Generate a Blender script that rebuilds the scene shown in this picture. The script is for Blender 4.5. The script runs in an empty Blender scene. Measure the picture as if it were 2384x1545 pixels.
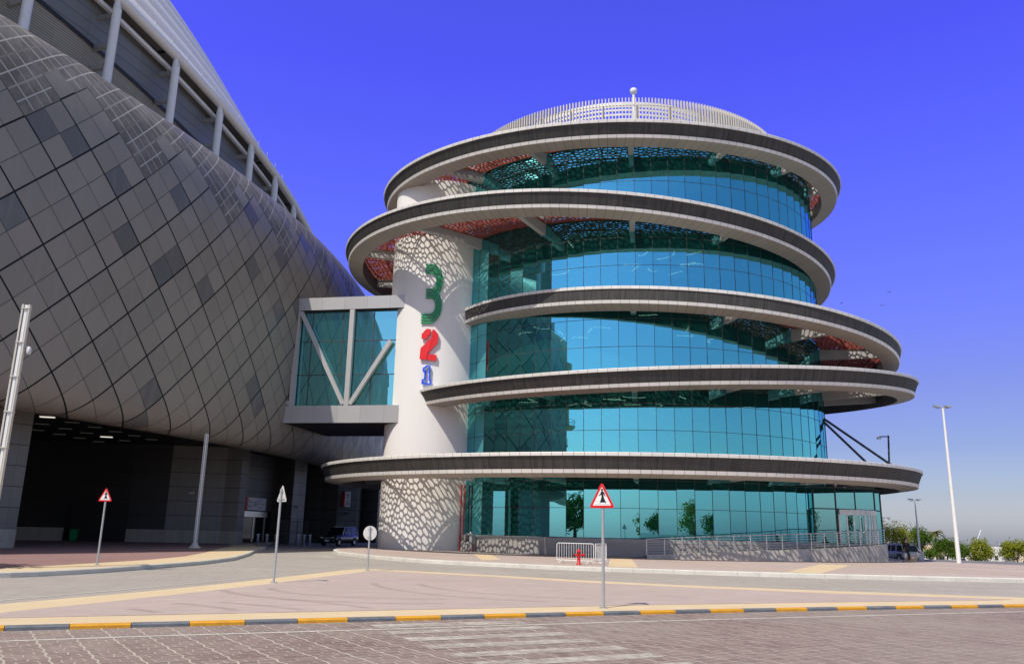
import bpy, math, random
import numpy as np
from mathutils import Vector, Matrix
random.seed(7)
SC = bpy.context.scene
COL = SC.collection
PI = math.pi
rad = math.radians

# ------------------------------------------------------------------ camera
cam_d = bpy.data.cameras.new("camera")
cam_d.sensor_fit = 'HORIZONTAL'; cam_d.sensor_width = 36.0
cam_d.lens = 36.0 * 1900 / 2384
cam_d.clip_start = 0.1; cam_d.clip_end = 3000
cam = bpy.data.objects.new("camera", cam_d); COL.objects.link(cam)
_p, _r = rad(13.7), rad(1.2)
_fw = Vector((0, math.cos(_p), math.sin(_p))); _up = Vector((0, -math.sin(_p), math.cos(_p))); _rt = Vector((1, 0, 0))
_R = _rt * math.cos(_r) + _up * math.sin(_r); _U = _up * math.cos(_r) - _rt * math.sin(_r)
_m = Matrix((_R, _U, -_fw)).transposed().to_4x4(); _m.translation = (0, 0, 1.85)
cam.matrix_world = _m
SC.camera = cam

# ------------------------------------------------------------------ sky and sun
SUN_EL, SUN_AZ = rad(53.5), rad(217)          # compass bearing of the sun, clockwise from +Y
SKY_STR, SUN_STR = 0.115, 4.0
w = bpy.data.worlds.new("World"); SC.world = w; w.use_nodes = True
nt = w.node_tree; nt.nodes.clear()
def wn(t, **k):
    n = nt.nodes.new(t)
    for a, v in k.items(): setattr(n, a, v)
    return n
sky = wn('ShaderNodeTexSky', sky_type='NISHITA', sun_disc=False)
sky.sun_elevation = SUN_EL; sky.sun_rotation = SUN_AZ
sky.air_density = 1.0; sky.dust_density = 1.2; sky.ozone_density = 2.0
tc = wn('ShaderNodeTexCoord')
dt = wn('ShaderNodeVectorMath', operation='DOT_PRODUCT')
dt.inputs[1].default_value = (0.0, -1.0, 0.0)
nt.links.new(tc.outputs['Generated'], dt.inputs[0])
mr = wn('ShaderNodeMapRange'); mr.inputs['From Min'].default_value = -0.70; mr.inputs['From Max'].default_value = -0.50
nt.links.new(dt.outputs['Value'], mr.inputs['Value'])
sep = wn('ShaderNodeSeparateXYZ'); nt.links.new(tc.outputs['Generated'], sep.inputs[0])
rmp = wn('ShaderNodeValToRGB')              # deep violet-blue of the northern sky against elevation
cr = rmp.color_ramp
_st = [(0.0, (1.15, 1.15, 1.5)), (.045, (.84, .84, 1.10)), (.10, (.70, .69, 1.06)), (.167, (.73, .645, 1.23)), (.36, (.775, .65, 2.4)), (.52, (.71, .54, 2.75)), (1.0, (.8, .6, 2.2))]
cr.elements[0].position = 0.0; cr.elements[1].position = 1.0
for p_, c_ in _st[1:-1]: cr.elements.new(p_)
for e, (p_, c_) in zip(cr.elements, _st): e.position = p_; e.color = tuple(v / 3 for v in c_) + (1,)
nt.links.new(sep.outputs['Z'], rmp.inputs['Fac'])
mixc = wn('ShaderNodeMix', data_type='RGBA')
rs_ = wn('ShaderNodeValToRGB'); nt.links.new(sep.outputs['Z'], rs_.inputs['Fac'])    # southern sky
_ss = [(0.0, (1.30, 1.22, 1.75)), (.09, (1.28, 1.22, 1.38)), (.34, (.98, 1.08, 1.5)), (.52, (1.0, 1.06, 1.35)), (.72, (1.08, 1.0, .82)), (1.0, (1.08, 1.0, .82))]
rs_.color_ramp.elements[0].position = 0; rs_.color_ramp.elements[1].position = 1
for p_, c_ in _ss[1:-1]: rs_.color_ramp.elements.new(p_)
for e, (p_, c_) in zip(rs_.color_ramp.elements, _ss): e.position = p_; e.color = tuple(v / 3 for v in c_) + (1,)
x4 = wn('ShaderNodeVectorMath', operation='SCALE'); x4.inputs['Scale'].default_value = 3.0
nt.links.new(rs_.outputs['Color'], x4.inputs[0]); nt.links.new(x4.outputs[0], mixc.inputs['B'])
nt.links.new(mr.outputs['Result'], mixc.inputs['Factor'])
x3 = wn('ShaderNodeVectorMath', operation='SCALE'); x3.inputs['Scale'].default_value = 3.0
nt.links.new(rmp.outputs['Color'], x3.inputs[0]); nt.links.new(x3.outputs[0], mixc.inputs['A'])
mul = wn('ShaderNodeMix', data_type='RGBA', blend_type='MULTIPLY'); mul.inputs['Factor'].default_value = 1.0
nt.links.new(sky.outputs['Color'], mul.inputs['A']); nt.links.new(mixc.outputs['Result'], mul.inputs['B'])
bg = wn('ShaderNodeBackground'); bg.inputs['Strength'].default_value = SKY_STR
nt.links.new(mul.outputs['Result'], bg.inputs['Color'])
wo = wn('ShaderNodeOutputWorld'); nt.links.new(bg.outputs['Background'], wo.inputs['Surface'])
sd = bpy.data.lights.new("sun", 'SUN'); sd.energy = SUN_STR; sd.angle = rad(0.5); sd.color = (1.0, 0.94, 0.84)
sun = bpy.data.objects.new("sun", sd); COL.objects.link(sun)
_sv = Vector((math.sin(SUN_AZ) * math.cos(SUN_EL), math.cos(SUN_AZ) * math.cos(SUN_EL), math.sin(SUN_EL)))
sun.rotation_euler = _sv.to_track_quat('Z', 'Y').to_euler(); sun.location = (-30, -40, 60)
SC.view_settings.view_transform = 'Standard'; SC.view_settings.look = 'None'
SC.view_settings.exposure = 0.0; SC.view_settings.gamma = 1.0
SC.cycles.max_bounces = 6; SC.cycles.glossy_bounces = 4; SC.cycles.diffuse_bounces = 3
SC.cycles.transparent_max_bounces = 8

# ------------------------------------------------------------------ helpers
class MB:
    """collects faces; build() links them as ONE mesh object"""
    def __init__(s): s.v = []; s.f = []; s.m = []; s.uv = []; s.sm = []
    def add(s, vs, fs, mi=0, uvs=None, smooth=False):
        o = len(s.v); s.v.extend([tuple(v) for v in vs])
        for i, f in enumerate(fs):
            s.f.append([o + k for k in f]); s.m.append(mi); s.sm.append(smooth)
            s.uv.append(uvs[i] if uvs else None)
        return s
    def quad(s, a, b, c, d, mi=0, uv=None):
        return s.add([a, b, c, d], [(0, 1, 2, 3)], mi, [uv] if uv else None)
    def hexa(s, b4, t4, mi=0):
        return s.add(list(b4) + list(t4), [(3, 2, 1, 0), (4, 5, 6, 7), (0, 1, 5, 4), (1, 2, 6, 5), (2, 3, 7, 6), (3, 0, 4, 7)], mi)
    def box(s, c, d, rz=0, mi=0):
        x, y, z = d[0] / 2, d[1] / 2, d[2] / 2; ca, sa = math.cos(rz), math.sin(rz)
        P = lambda a, b, h: (c[0] + a * ca - b * sa, c[1] + a * sa + b * ca, c[2] + h)
        q = [(-x, -y), (x, -y), (x, y), (-x, y)]
        return s.hexa([P(a, b, -z) for a, b in q], [P(a, b, z) for a, b in q], mi)
    def bar(s, p, q, wd, ht, mi=0, up=(0, 0, 1)):
        p, q = Vector(p), Vector(q); d = (q - p).normalized(); u = Vector(up)
        if abs(d.dot(u)) > 0.98: u = Vector((0, 1, 0))
        a = d.cross(u).normalized() * wd / 2; b = a.cross(d).normalized() * ht / 2
        return s.hexa([p - a - b, p + a - b, p + a + b, p - a + b], [q - a - b, q + a - b, q + a + b, q - a + b], mi)
    def tube(s, p, q, r0, r1=None, n=10, mi=0, cap=True):
        r1 = r0 if r1 is None else r1
        p, q = Vector(p), Vector(q); d = (q - p).normalized(); u = Vector((0, 0, 1)) if abs(d.z) < 0.95 else Vector((1, 0, 0))
        a = d.cross(u).normalized(); b = d.cross(a)
        vs = [];
        for c, r in ((p, r0), (q, r1)):
            for k in range(n):
                t = 2 * PI * k / n; vs.append(c + a * (r * math.cos(t)) + b * (r * math.sin(t)))
        s.add(vs, [(k, (k + 1) % n, n + (k + 1) % n, n + k) for k in range(n)], mi, smooth=True)
        if cap: s.add(vs, [tuple(range(n - 1, -1, -1)), tuple(range(n, 2 * n))], mi)
        return s
    def path(s, pts, r, n=8, mi=0):
        for a, b in zip(pts, pts[1:]): s.tube(a, b, r, r, n, mi)
        return s
    def lathe(s, c, prof, n=24, mi=0, smooth=True):
        vs = []; m = len(prof)
        for r, z in prof:
            for k in range(n):
                t = 2 * PI * k / n; vs.append((c[0] + r * math.cos(t), c[1] + r * math.sin(t), c[2] + z))
        fs = [(i * n + k, i * n + (k + 1) % n, (i + 1) * n + (k + 1) % n, (i + 1) * n + k) for i in range(m - 1) for k in range(n)]
        return s.add(vs, fs, mi, smooth=smooth)
    def prism(s, poly, z0, z1, mi=0, side=None, bottom=True):
        n = len(poly); vs = [(x, y, z0) for x, y in poly] + [(x, y, z1) for x, y in poly]
        s.add(vs, [tuple(range(n, 2 * n))] + ([tuple(range(n - 1, -1, -1))] if bottom else []), mi)
        return s.add(vs, [(k, (k + 1) % n, n + (k + 1) % n, n + k) for k in range(n)], mi if side is None else side)
    def plate(s, poly, f, th, mi=0):
        """2-D polygon mapped by f(u,v,depth) to a plate th thick"""
        n = len(poly); vs = [f(x, y, th) for x, y in poly] + [f(x, y, 0) for x, y in poly]
        return s.add(vs, [tuple(range(n)), tuple(range(2 * n - 1, n - 1, -1))] + [(n + k, n + (k + 1) % n, (k + 1) % n, k) for k in range(n)], mi)
    def ball(s, c, r, n=10, mi=0, sx=1, sy=1, sz=1):
        vs = []
        m = max(4, n // 2)
        for i in range(m + 1):
            a = PI * i / m
            for k in range(n):
                t = 2 * PI * k / n
                vs.append((c[0] + sx * r * math.sin(a) * math.cos(t), c[1] + sy * r * math.sin(a) * math.sin(t), c[2] - sz * r * math.cos(a)))
        return s.add(vs, [(i * n + k, i * n + (k + 1) % n, (i + 1) * n + (k + 1) % n, (i + 1) * n + k) for i in range(m) for k in range(n)], mi, smooth=True)
    def build(s, name, mats, parent=None, world=False, recalc=False):
        me = bpy.data.meshes.new(name)
        me.from_pydata([tuple(v) for v in s.v], [], s.f)
        if not isinstance(mats, (list, tuple)): mats = [mats]
        for m in mats: me.materials.append(m)
        me.polygons.foreach_set('material_index', s.m)
        me.polygons.foreach_set('use_smooth', s.sm)
        if any(u is not None for u in s.uv):
            l = me.uv_layers.new(name='UVMap'); k = 0
            arr = []
            for f, u in zip(s.f, s.uv):
                arr.extend(u if u is not None else [(0.5, 0.5)] * len(f))
            l.data.foreach_set('uv', [c for q in arr for c in q])
        if recalc:
            import bmesh
            b = bmesh.new(); b.from_mesh(me); bmesh.ops.recalc_face_normals(b, faces=b.faces); b.to_mesh(me); b.free()
        me.update()
        o = bpy.data.objects.new(name, me); COL.objects.link(o)
        if parent is not None:
            o.parent = parent
            if world:
                t = Vector((0, 0, 0)); q = parent
                while q: t += q.location; q = q.parent
                o.location = -t
        return o
def tag(o, label, cat, group=None, kind=None):
    if label: o['label'] = label
    if cat: o['category'] = cat
    if group: o['group'] = group
    if kind: o['kind'] = kind
    return o
def thing(name, label, cat, loc=(0, 0, 0), rz=0, group=None):
    o = bpy.data.objects.new(name, None); COL.objects.link(o); o.location = loc; o.rotation_euler = (0, 0, rz)
    o.empty_display_size = 0.3
    return tag(o, label, cat, group)
def struct(o): o['kind'] = 'structure'; return o
def copy_tree(o, parent=None):
    c = o.copy(); COL.objects.link(c)
    if parent is not None: c.parent = parent
    for ch in list(o.children): copy_tree(ch, c)
    return c

# ------------------------------------------------------------------ materials
class NT:
    def __init__(s, name):
        s.m = bpy.data.materials.new(name); s.m.use_nodes = True; s.t = s.m.node_tree; s.t.nodes.clear()
        s.out = s.t.nodes.new('ShaderNodeOutputMaterial')
    def n(s, t, ins=None, **k):
        x = s.t.nodes.new(t)
        for a, v in k.items(): setattr(x, a, v)
        for a, v in (ins or {}).items():
            if hasattr(v, 'is_output'): s.t.links.new(v, x.inputs[a])
            else: x.inputs[a].default_value = v
        return x
    def mth(s, op, a, b=None, c=None):
        x = s.t.nodes.new('ShaderNodeMath'); x.operation = op
        for i, v in enumerate((a, b, c)):
            if v is None: continue
            if hasattr(v, 'is_output'): s.t.links.new(v, x.inputs[i])
            else: x.inputs[i].default_value = v
        return x.outputs[0]
    def mix(s, fac, a, b, blend='MIX'):
        x = s.t.nodes.new('ShaderNodeMix'); x.data_type = 'RGBA'; x.blend_type = blend
        for k, v in (('Factor', fac), ('A', a), ('B', b)):
            if hasattr(v, 'is_output'): s.t.links.new(v, x.inputs[k])
            else: x.inputs[k].default_value = (tuple(v) + (1,) if k != 'Factor' and len(v) == 3 else v)
        return x.outputs['Result']
    def coord(s, kind='Object'): return s.t.nodes.new('ShaderNodeTexCoord').outputs[kind]
    def noise(s, vec, scale, detail=4, rough=0.55, stretch=None):
        if stretch:
            mp = s.n('ShaderNodeMapping', {'Vector': vec, 'Scale': stretch}); vec = mp.outputs[0]
        return s.n('ShaderNodeTexNoise', {'Vector': vec, 'Scale': scale, 'Detail': detail, 'Roughness': rough}).outputs['Fac']
    def bump(s, h, strength=0.2, dist=0.02):
        return s.n('ShaderNodeBump', {'Height': h, 'Strength': strength, 'Distance': dist}).outputs['Normal']
    def surf(s, sh): s.t.links.new(sh, s.out.inputs['Surface']); return s.m
    def pbr(s, col, rough=0.6, metal=0.0, normal=None, spec=0.5, **k):
        ins = {'Base Color': tuple(col) + (1,) if not hasattr(col, 'is_output') and len(col) == 3 else col, 'Roughness': rough, 'Metallic': metal, 'Specular IOR Level': spec}
        if normal is not None: ins['Normal'] = normal
        ins.update(k)
        return s.surf(s.n('ShaderNodeBsdfPrincipled', ins).outputs[0])
def c3(c, f): return tuple(min(1, x * f) for x in c)
def simple(name, col, rough=0.6, metal=0.0, var=0.12, scale=3.0, bump=0.0, stretch=None, spec=0.5):
    t = NT(name); co = t.coord(); f = t.noise(co, scale, 5, 0.6, stretch)
    f2 = t.noise(co, scale * 9, 3, 0.6)
    fac = t.mth('MULTIPLY_ADD', f2, 0.35, t.mth('MULTIPLY', f, 0.65))
    fac = t.n('ShaderNodeMapRange', {'Value': fac, 'From Min': 0.3, 'From Max': 0.7}).outputs[0]
    c = t.mix(fac, c3(col, 1 - var), c3(col, 1 + var))
    nr = t.bump(f2, bump, 0.02) if bump else None
    return t.pbr(c, rough, metal, nr, spec)
M = {}
M['white_paint'] = simple('white_paint', (.78, .77, .74), .45, 0, .05)
def plaster():
    t = NT('plaster'); co = t.coord(); a = t.noise(co, 1.0, 5, .65, (1.8, 1.8, .10)); b = t.noise(co, .5, 5, .6); f = t.noise(co, 22, 3)
    c = t.mix(t.mth('MULTIPLY', t.n('ShaderNodeMapRange', {'Value': a, 'From Min': .52, 'From Max': .78}).outputs[0], .5), (.81, .79, .755), (.69, .665, .62))
    c = t.mix(t.mth('MULTIPLY', b, .22), c, (.70, .68, .645))
    z = t.n('ShaderNodeSeparateXYZ', {0: t.n('ShaderNodeNewGeometry').outputs['Position']}).outputs['Z']
    dirt = t.mth('MULTIPLY', t.n('ShaderNodeMapRange', {'Value': z, 'From Min': .2, 'From Max': 1.3, 'To Min': 1.0, 'To Max': 0.0}).outputs[0], t.mth('MULTIPLY', b, .5))
    c = t.mix(dirt, c, (.50, .45, .38))
    return t.pbr(c, .85, 0, t.bump(f, .10, .01))
M['plaster'] = plaster()
M['black'] = simple('black', (.012, .012, .013), .5)
M['charcoal'] = simple('charcoal', (.05, .05, .052), .6)
M['galv'] = simple('galvanised_steel', (.42, .44, .45), .42, .35, .1, 8)
M['steel'] = simple('brushed_steel', (.62, .60, .57), .33, .8, .06, 6)
M['dark_metal'] = simple('dark_metal', (.055, .06, .07), .5, .2)
M['sign_red'] = simple('sign_red', (.62, .008, .012), .4, 0, .04)
M['sign_white'] = simple('sign_white', (.80, .80, .80), .45, 0, .03)
M['sign_back'] = simple('sign_back', (.60, .58, .56), .5, .1, .07)
M['sign_black'] = simple('sign_black', (.006, .007, .008), .5)
M['green'] = simple('green_enamel', (.002, .27, .095), .35, 0, .06)
M['red'] = simple('red_enamel', (.75, .012, .012), .4, 0, .04)
M['blue'] = simple('blue_enamel', (.004, .10, .85), .35, 0, .05)
M['hydrant_red'] = simple('hydrant_red', (.55, .008, .01), .4)
M['lattice'] = simple('lattice_red', (.25, .05, .032), .6, .1, .16, 2)
M['bridge_steel'] = simple('bridge_steel', (.47, .46, .445), .45, .2, .05, 1)
M['beam'] = simple('beam_grey', (.40, .39, .37), .55, 0, .06, .8)
M['tan_box'] = simple('cardboard', (.52, .36, .20), .8)
M['trunk'] = simple('bark', (.13, .085, .05), .9, 0, .25, 6, .4)
M['rubber'] = simple('rubber', (.02, .02, .02), .7)
M['skin'] = simple('skin', (.40, .23, .15), .6, 0, .05)
M['cloth_black'] = simple('black_cloth', (.010, .010, .012), .9, 0, .3, 12)
M['hair'] = simple('dark_hair', (.012, .010, .009), .6)
M['bag'] = simple('plastic_bag', (.55, .60, .66), .5)
def carpaint(name, col):
    t = NT(name); f = t.noise(t.coord(), 2, 3)
    c = t.mix(f, c3(col, .92), c3(col, 1.06))
    return t.pbr(c, .25, 0.0, None, .5, **{'Coat Weight': .8, 'Coat Roughness': .06})
M['car_black'] = carpaint('black_car_paint', (.010, .011, .015))
M['car_silver'] = carpaint('silver_car_paint', (.58, .55, .52))
M['car_glass'] = NT('car_glass').pbr((.012, .015, .018), .06, 0, None, .6)
def emis(name, col, st):
    t = NT(name); e = t.n('ShaderNodeEmission', {'Color': tuple(col) + (1,), 'Strength': st}); return t.surf(e.outputs[0])
M['lamp_lit'] = emis('ceiling_lamp_lit', (1, .93, .8), .9)
M['lamp_dim'] = emis('ceiling_lamp_dim', (1, .93, .8), .02)
M['roof_white'] = simple('roof_white', (.90, .86, .76), .45, 0, .03)
M['fin'] = simple('fin_paint', (.64, .60, .53), .5, 0, .05)
M['tube_lamp'] = emis('interior_lamp', (1, .5, .42), 13.0)
M['headlight'] = NT('headlight_lens').pbr((.75, .77, .8), .08, .3)
M['taillight'] = NT('taillight_lens').pbr((.5, .01, .01), .15)
# the museum's mirrored teal glass
def glass(name, tint, body, gl=0.62, tr=0.14, wob=.006):
    t = NT(name)
    co = t.coord('Object')
    nr = t.bump(t.noise(co, .55, 2, .5), .25, wob)
    fres = t.n('ShaderNodeLayerWeight', {'Blend': 0.35}).outputs['Fresnel']
    g = t.n('ShaderNodeBsdfGlossy', {'Color': tint + (1,), 'Roughness': 0.004, 'Normal': nr}).outputs[0]
    d = t.n('ShaderNodeBsdfDiffuse', {'Color': body + (1,)}).outputs[0]
    tp = t.n('ShaderNodeBsdfTransparent', {'Color': (.10, .42, .36, 1)}).outputs[0]
    a = t.n('ShaderNodeMixShader', {0: tr, 1: d, 2: tp}).outputs[0]
    fac = t.mth('MULTIPLY_ADD', fres, 1 - gl, gl)
    return t.surf(t.n('ShaderNodeMixShader', {0: fac, 1: a, 2: g}).outputs[0])
M['glass'] = glass('teal_mirror_glass', (.25, .88, .97), (.007, .075, .062), .52)
M['glass_bridge'] = glass('bridge_glass', (.36, .86, .84), (.012, .10, .09), .58)
M['glass_far'] = NT('far_glass').pbr((.02, .14, .20), .1)
# charcoal fascia band: streaked concrete-like panels
def fascia():
    t = NT('charcoal_fascia'); uv = t.coord('UV')
    a = t.noise(uv, 1.0, 5, .6, (3.0, .35, 1)); b = t.noise(uv, 1.0, 4, .7, (.4, 22, 1))
    f = t.mth('MULTIPLY_ADD', b, .35, t.mth('MULTIPLY', a, .75))
    f = t.n('ShaderNodeMapRange', {'Value': f, 'From Min': .38, 'From Max': .75}).outputs[0]
    x = t.n('ShaderNodeSeparateXYZ', {0: uv}).outputs['X']
    j = t.mth('GREATER_THAN', t.mth('ABSOLUTE', t.mth('SUBTRACT', t.mth('FRACT', t.mth('MULTIPLY', x, .5)), .5)), .490)
    c = t.mix(f, (.030, .028, .027), (.088, .083, .077)); c = t.mix(j, c, (.03, .03, .03))
    return t.pbr(c, .65, 0, None, .35)
M['fascia'] = fascia()
def paneljoint(name, col, rough, metal, w=.018):
    t = NT(name); uv = t.coord('UV'); x = t.n('ShaderNodeSeparateXYZ', {0: uv}).outputs['X']
    fr = t.mth('FRACT', x); d = t.mth('ABSOLUTE', t.mth('SUBTRACT', fr, .5))
    j = t.mth('GREATER_THAN', d, .5 - w)
    h = t.n('ShaderNodeTexWhiteNoise', {'W': t.mth('FLOOR', x)}, noise_dimensions='1D').outputs['Value']
    n = t.noise(t.coord(), 1.2, 4)
    c = t.mix(h, c3(col, .94), c3(col, 1.05)); c = t.mix(t.mth('MULTIPLY', n, .25), c, c3(col, .75))
    c = t.mix(j, c, c3(col, .16))
    return t.pbr(c, rough, metal, t.bump(t.mth('SUBTRACT', 1.0, j), .4, .01))
M['trim'] = paneljoint('aluminium_trim', (.78, .755, .70), .42, .05)
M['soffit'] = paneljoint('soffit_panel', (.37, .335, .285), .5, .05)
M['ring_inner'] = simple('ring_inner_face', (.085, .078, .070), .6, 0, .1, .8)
# stadium skin: diagonal lozenge panels
def shell_mat():
    t = NT('stadium_panel_skin'); uv = t.coord('UV'); s = t.n('ShaderNodeSeparateXYZ', {0: uv})
    u, v = s.outputs['X'], s.outputs['Y']
    p = t.mth('ADD', u, v); q = t.mth('SUBTRACT', u, v)
    def line(x, per, wd):   # 1 on the joint
        f = t.mth('FRACT', t.mth('ADD', t.mth('DIVIDE', x, per), .5)); d = t.mth('ABSOLUTE', t.mth('SUBTRACT', f, .5))
        return t.mth('LESS_THAN', d, wd / per)
    thick = t.mth('MAXIMUM', line(p, 2.0, .033), line(q, 2.0, .033))
    thin = t.mth('MAXIMUM', line(p, 1.0, .014), line(q, 1.0, .014))
    cell = t.n('ShaderNodeCombineXYZ', {0: t.mth('FLOOR', p), 1: t.mth('FLOOR', q), 2: 3.0}).outputs[0]
    h = t.n('ShaderNodeTexWhiteNoise', {'Vector': cell}, noise_dimensions='3D').outputs['Value']
    h2 = t.n('ShaderNodeTexWhiteNoise', {'Vector': t.n('ShaderNodeCombineXYZ', {0: t.mth('FLOOR', p), 1: t.mth('FLOOR', q), 2: 11.0}).outputs[0]}, noise_dimensions='3D').outputs['Value']
    dark = t.mth('GREATER_THAN', h, .90)
    base = t.mix(h2, (.268, .248, .212), (.315, .292, .252)); base = t.mix(dark, base, (.150, .148, .145))
    n = t.noise(t.coord(), .35, 5, .6); st_ = t.noise(t.coord(), 1.0, 4, .7, (1.6, 1.6, .12)); base = t.mix(t.mth('MULTIPLY', n, .25), base, (.20, .19, .172)); base = t.mix(t.mth('MULTIPLY', t.n('ShaderNodeMapRange', {'Value': st_, 'From Min': .5, 'From Max': .75}).outputs[0], .28), base, (.36, .345, .31))
    # perforated mesh lozenges near the crest: a saw-toothed border along the joints
    fp, fq = t.mth('FLOOR', p), t.mth('FLOOR', q)
    lo = t.mth('FLOOR', t.mth('DIVIDE', t.mth('ADD', fq, 6.0), 4.0)); hi = t.mth('MULTIPLY', t.mth('FLOOR', t.mth('DIVIDE', t.mth('SUBTRACT', 5.0, fp), 4.0)), -1.0)
    solid = t.mth('GREATER_THAN', t.mth('ADD', lo, .5), hi)
    c1 = t.mth('LESS_THAN', t.mth('ABSOLUTE', t.mth('SUBTRACT', t.mth('SUBTRACT', fp, fq), 11.0)), .5)
    c2 = t.mth('LESS_THAN', t.mth('FRACT', t.mth('ADD', t.mth('DIVIDE', fp, 4.0), .1)), .2)
    solid = t.mth('MAXIMUM', solid, t.mth('MULTIPLY', c1, c2))
    mesh = t.mth('SUBTRACT', 1.0, solid)
    fine = t.mth('MAXIMUM', line(p, .5, .024), line(q, .5, .024))
    wv = t.noise(t.coord(), .5, 4, .7)
    mc = t.mix(t.n('ShaderNodeMapRange', {'Value': wv, 'From Min': .42, 'From Max': .66}).outputs[0], (.15, .138, .12), (.26, .24, .21))
    mc = t.mix(fine, mc, (.50, .48, .435))
    base = t.mix(mesh, base, mc)
    jt = t.mth('MAXIMUM', thick, t.mth('MULTIPLY', thin, .75))
    jc = t.mix(mesh, (.012, .012, .014), (.22, .20, .18))
    col = t.mix(jt, base, jc)
    rgh = t.mth('MULTIPLY_ADD', dark, -.12, t.mth('MULTIPLY_ADD', h2, .14, .36))
    rgh = t.mth('ADD', rgh, t.mth('MULTIPLY', mesh, .15))
    nr = t.bump(t.mth('MULTIPLY_ADD', t.mth('SUBTRACT', 1.0, jt), 1.0, t.mth('MULTIPLY', t.noise(t.coord(), .8, 2), .06)), .5, .02)
    return t.pbr(col, rgh, .10, nr, .20)
MESH_ROW = 5.0
M['shell'] = shell_mat()
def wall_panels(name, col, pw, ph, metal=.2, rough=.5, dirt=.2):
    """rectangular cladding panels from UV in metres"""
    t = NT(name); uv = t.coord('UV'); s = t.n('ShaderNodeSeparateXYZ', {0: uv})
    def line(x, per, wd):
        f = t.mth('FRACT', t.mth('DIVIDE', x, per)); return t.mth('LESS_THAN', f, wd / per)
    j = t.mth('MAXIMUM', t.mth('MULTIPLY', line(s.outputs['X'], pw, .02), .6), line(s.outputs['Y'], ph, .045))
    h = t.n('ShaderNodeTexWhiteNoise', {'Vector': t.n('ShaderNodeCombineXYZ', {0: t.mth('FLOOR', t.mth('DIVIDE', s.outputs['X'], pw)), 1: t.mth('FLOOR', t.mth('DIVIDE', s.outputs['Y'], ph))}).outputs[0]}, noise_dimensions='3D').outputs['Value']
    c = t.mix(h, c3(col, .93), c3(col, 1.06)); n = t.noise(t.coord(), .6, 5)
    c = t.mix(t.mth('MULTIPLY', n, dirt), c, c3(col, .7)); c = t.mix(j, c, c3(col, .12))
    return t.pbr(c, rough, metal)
M['base_panel'] = wall_panels('grey_cladding', (.185, .182, .176), 1.25, 1.32)
M['shaded_panel'] = wall_panels('shaded_grey_cladding', (.026, .026, .029), 1.25, 1.32)  # same grey cladding, with the recess's deep shade put into its colour
M['upper_panel'] = wall_panels('blue_grey_cladding', (.215, .215, .205), 6.0, 1.05, .3, .5)
M['louvre'] = wall_panels('beige_louvre', (.37, .325, .24), 3.0, .22, .1, .6)
M['bridge_panel'] = wall_panels('bridge_cladding', (.47, .46, .445), 2.1, 9.0, .3, .42)
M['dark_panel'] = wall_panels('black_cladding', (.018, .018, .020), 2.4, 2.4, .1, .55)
def stone(name, a, b, sc, stretch, rough=.7):
    t = NT(name); co = t.coord(); n = t.noise(co, sc, 6, .65, stretch); n2 = t.noise(co, sc * 14, 3)
    f = t.n('ShaderNodeMapRange', {'Value': t.mth('MULTIPLY_ADD', n2, .3, t.mth('MULTIPLY', n, .7)), 'From Min': .33, 'From Max': .68}).outputs[0]
    return t.pbr(t.mix(f, a, b), rough, 0, t.bump(n2, .12, .01))
M['marble'] = stone('veined_marble', (.36, .31, .255), (.60, .55, .48), .5, (3, 3, .35))
M['travertine'] = stone('travertine', (.27, .245, .21), (.42, .39, .345), .6, (2.5, 2.5, .3))
M['plinth'] = stone('plinth_stone', (.33, .31, .285), (.42, .40, .37), .5, (1, 1, 1))
M['kerb'] = stone('kerb_concrete', (.50, .48, .43), (.68, .66, .58), .9, (1, 1, 1), .85)
M['kerb_yellow'] = stone('yellow_kerb_paint', (.52, .25, .02), (.80, .38, .015), 3.2, (1, 1, 3), .7)
M['kerb_grey'] = stone('grey_kerb_paint', (.085, .095, .11), (.20, .215, .235), 2.2, (1, 1, 3), .7)
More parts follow.
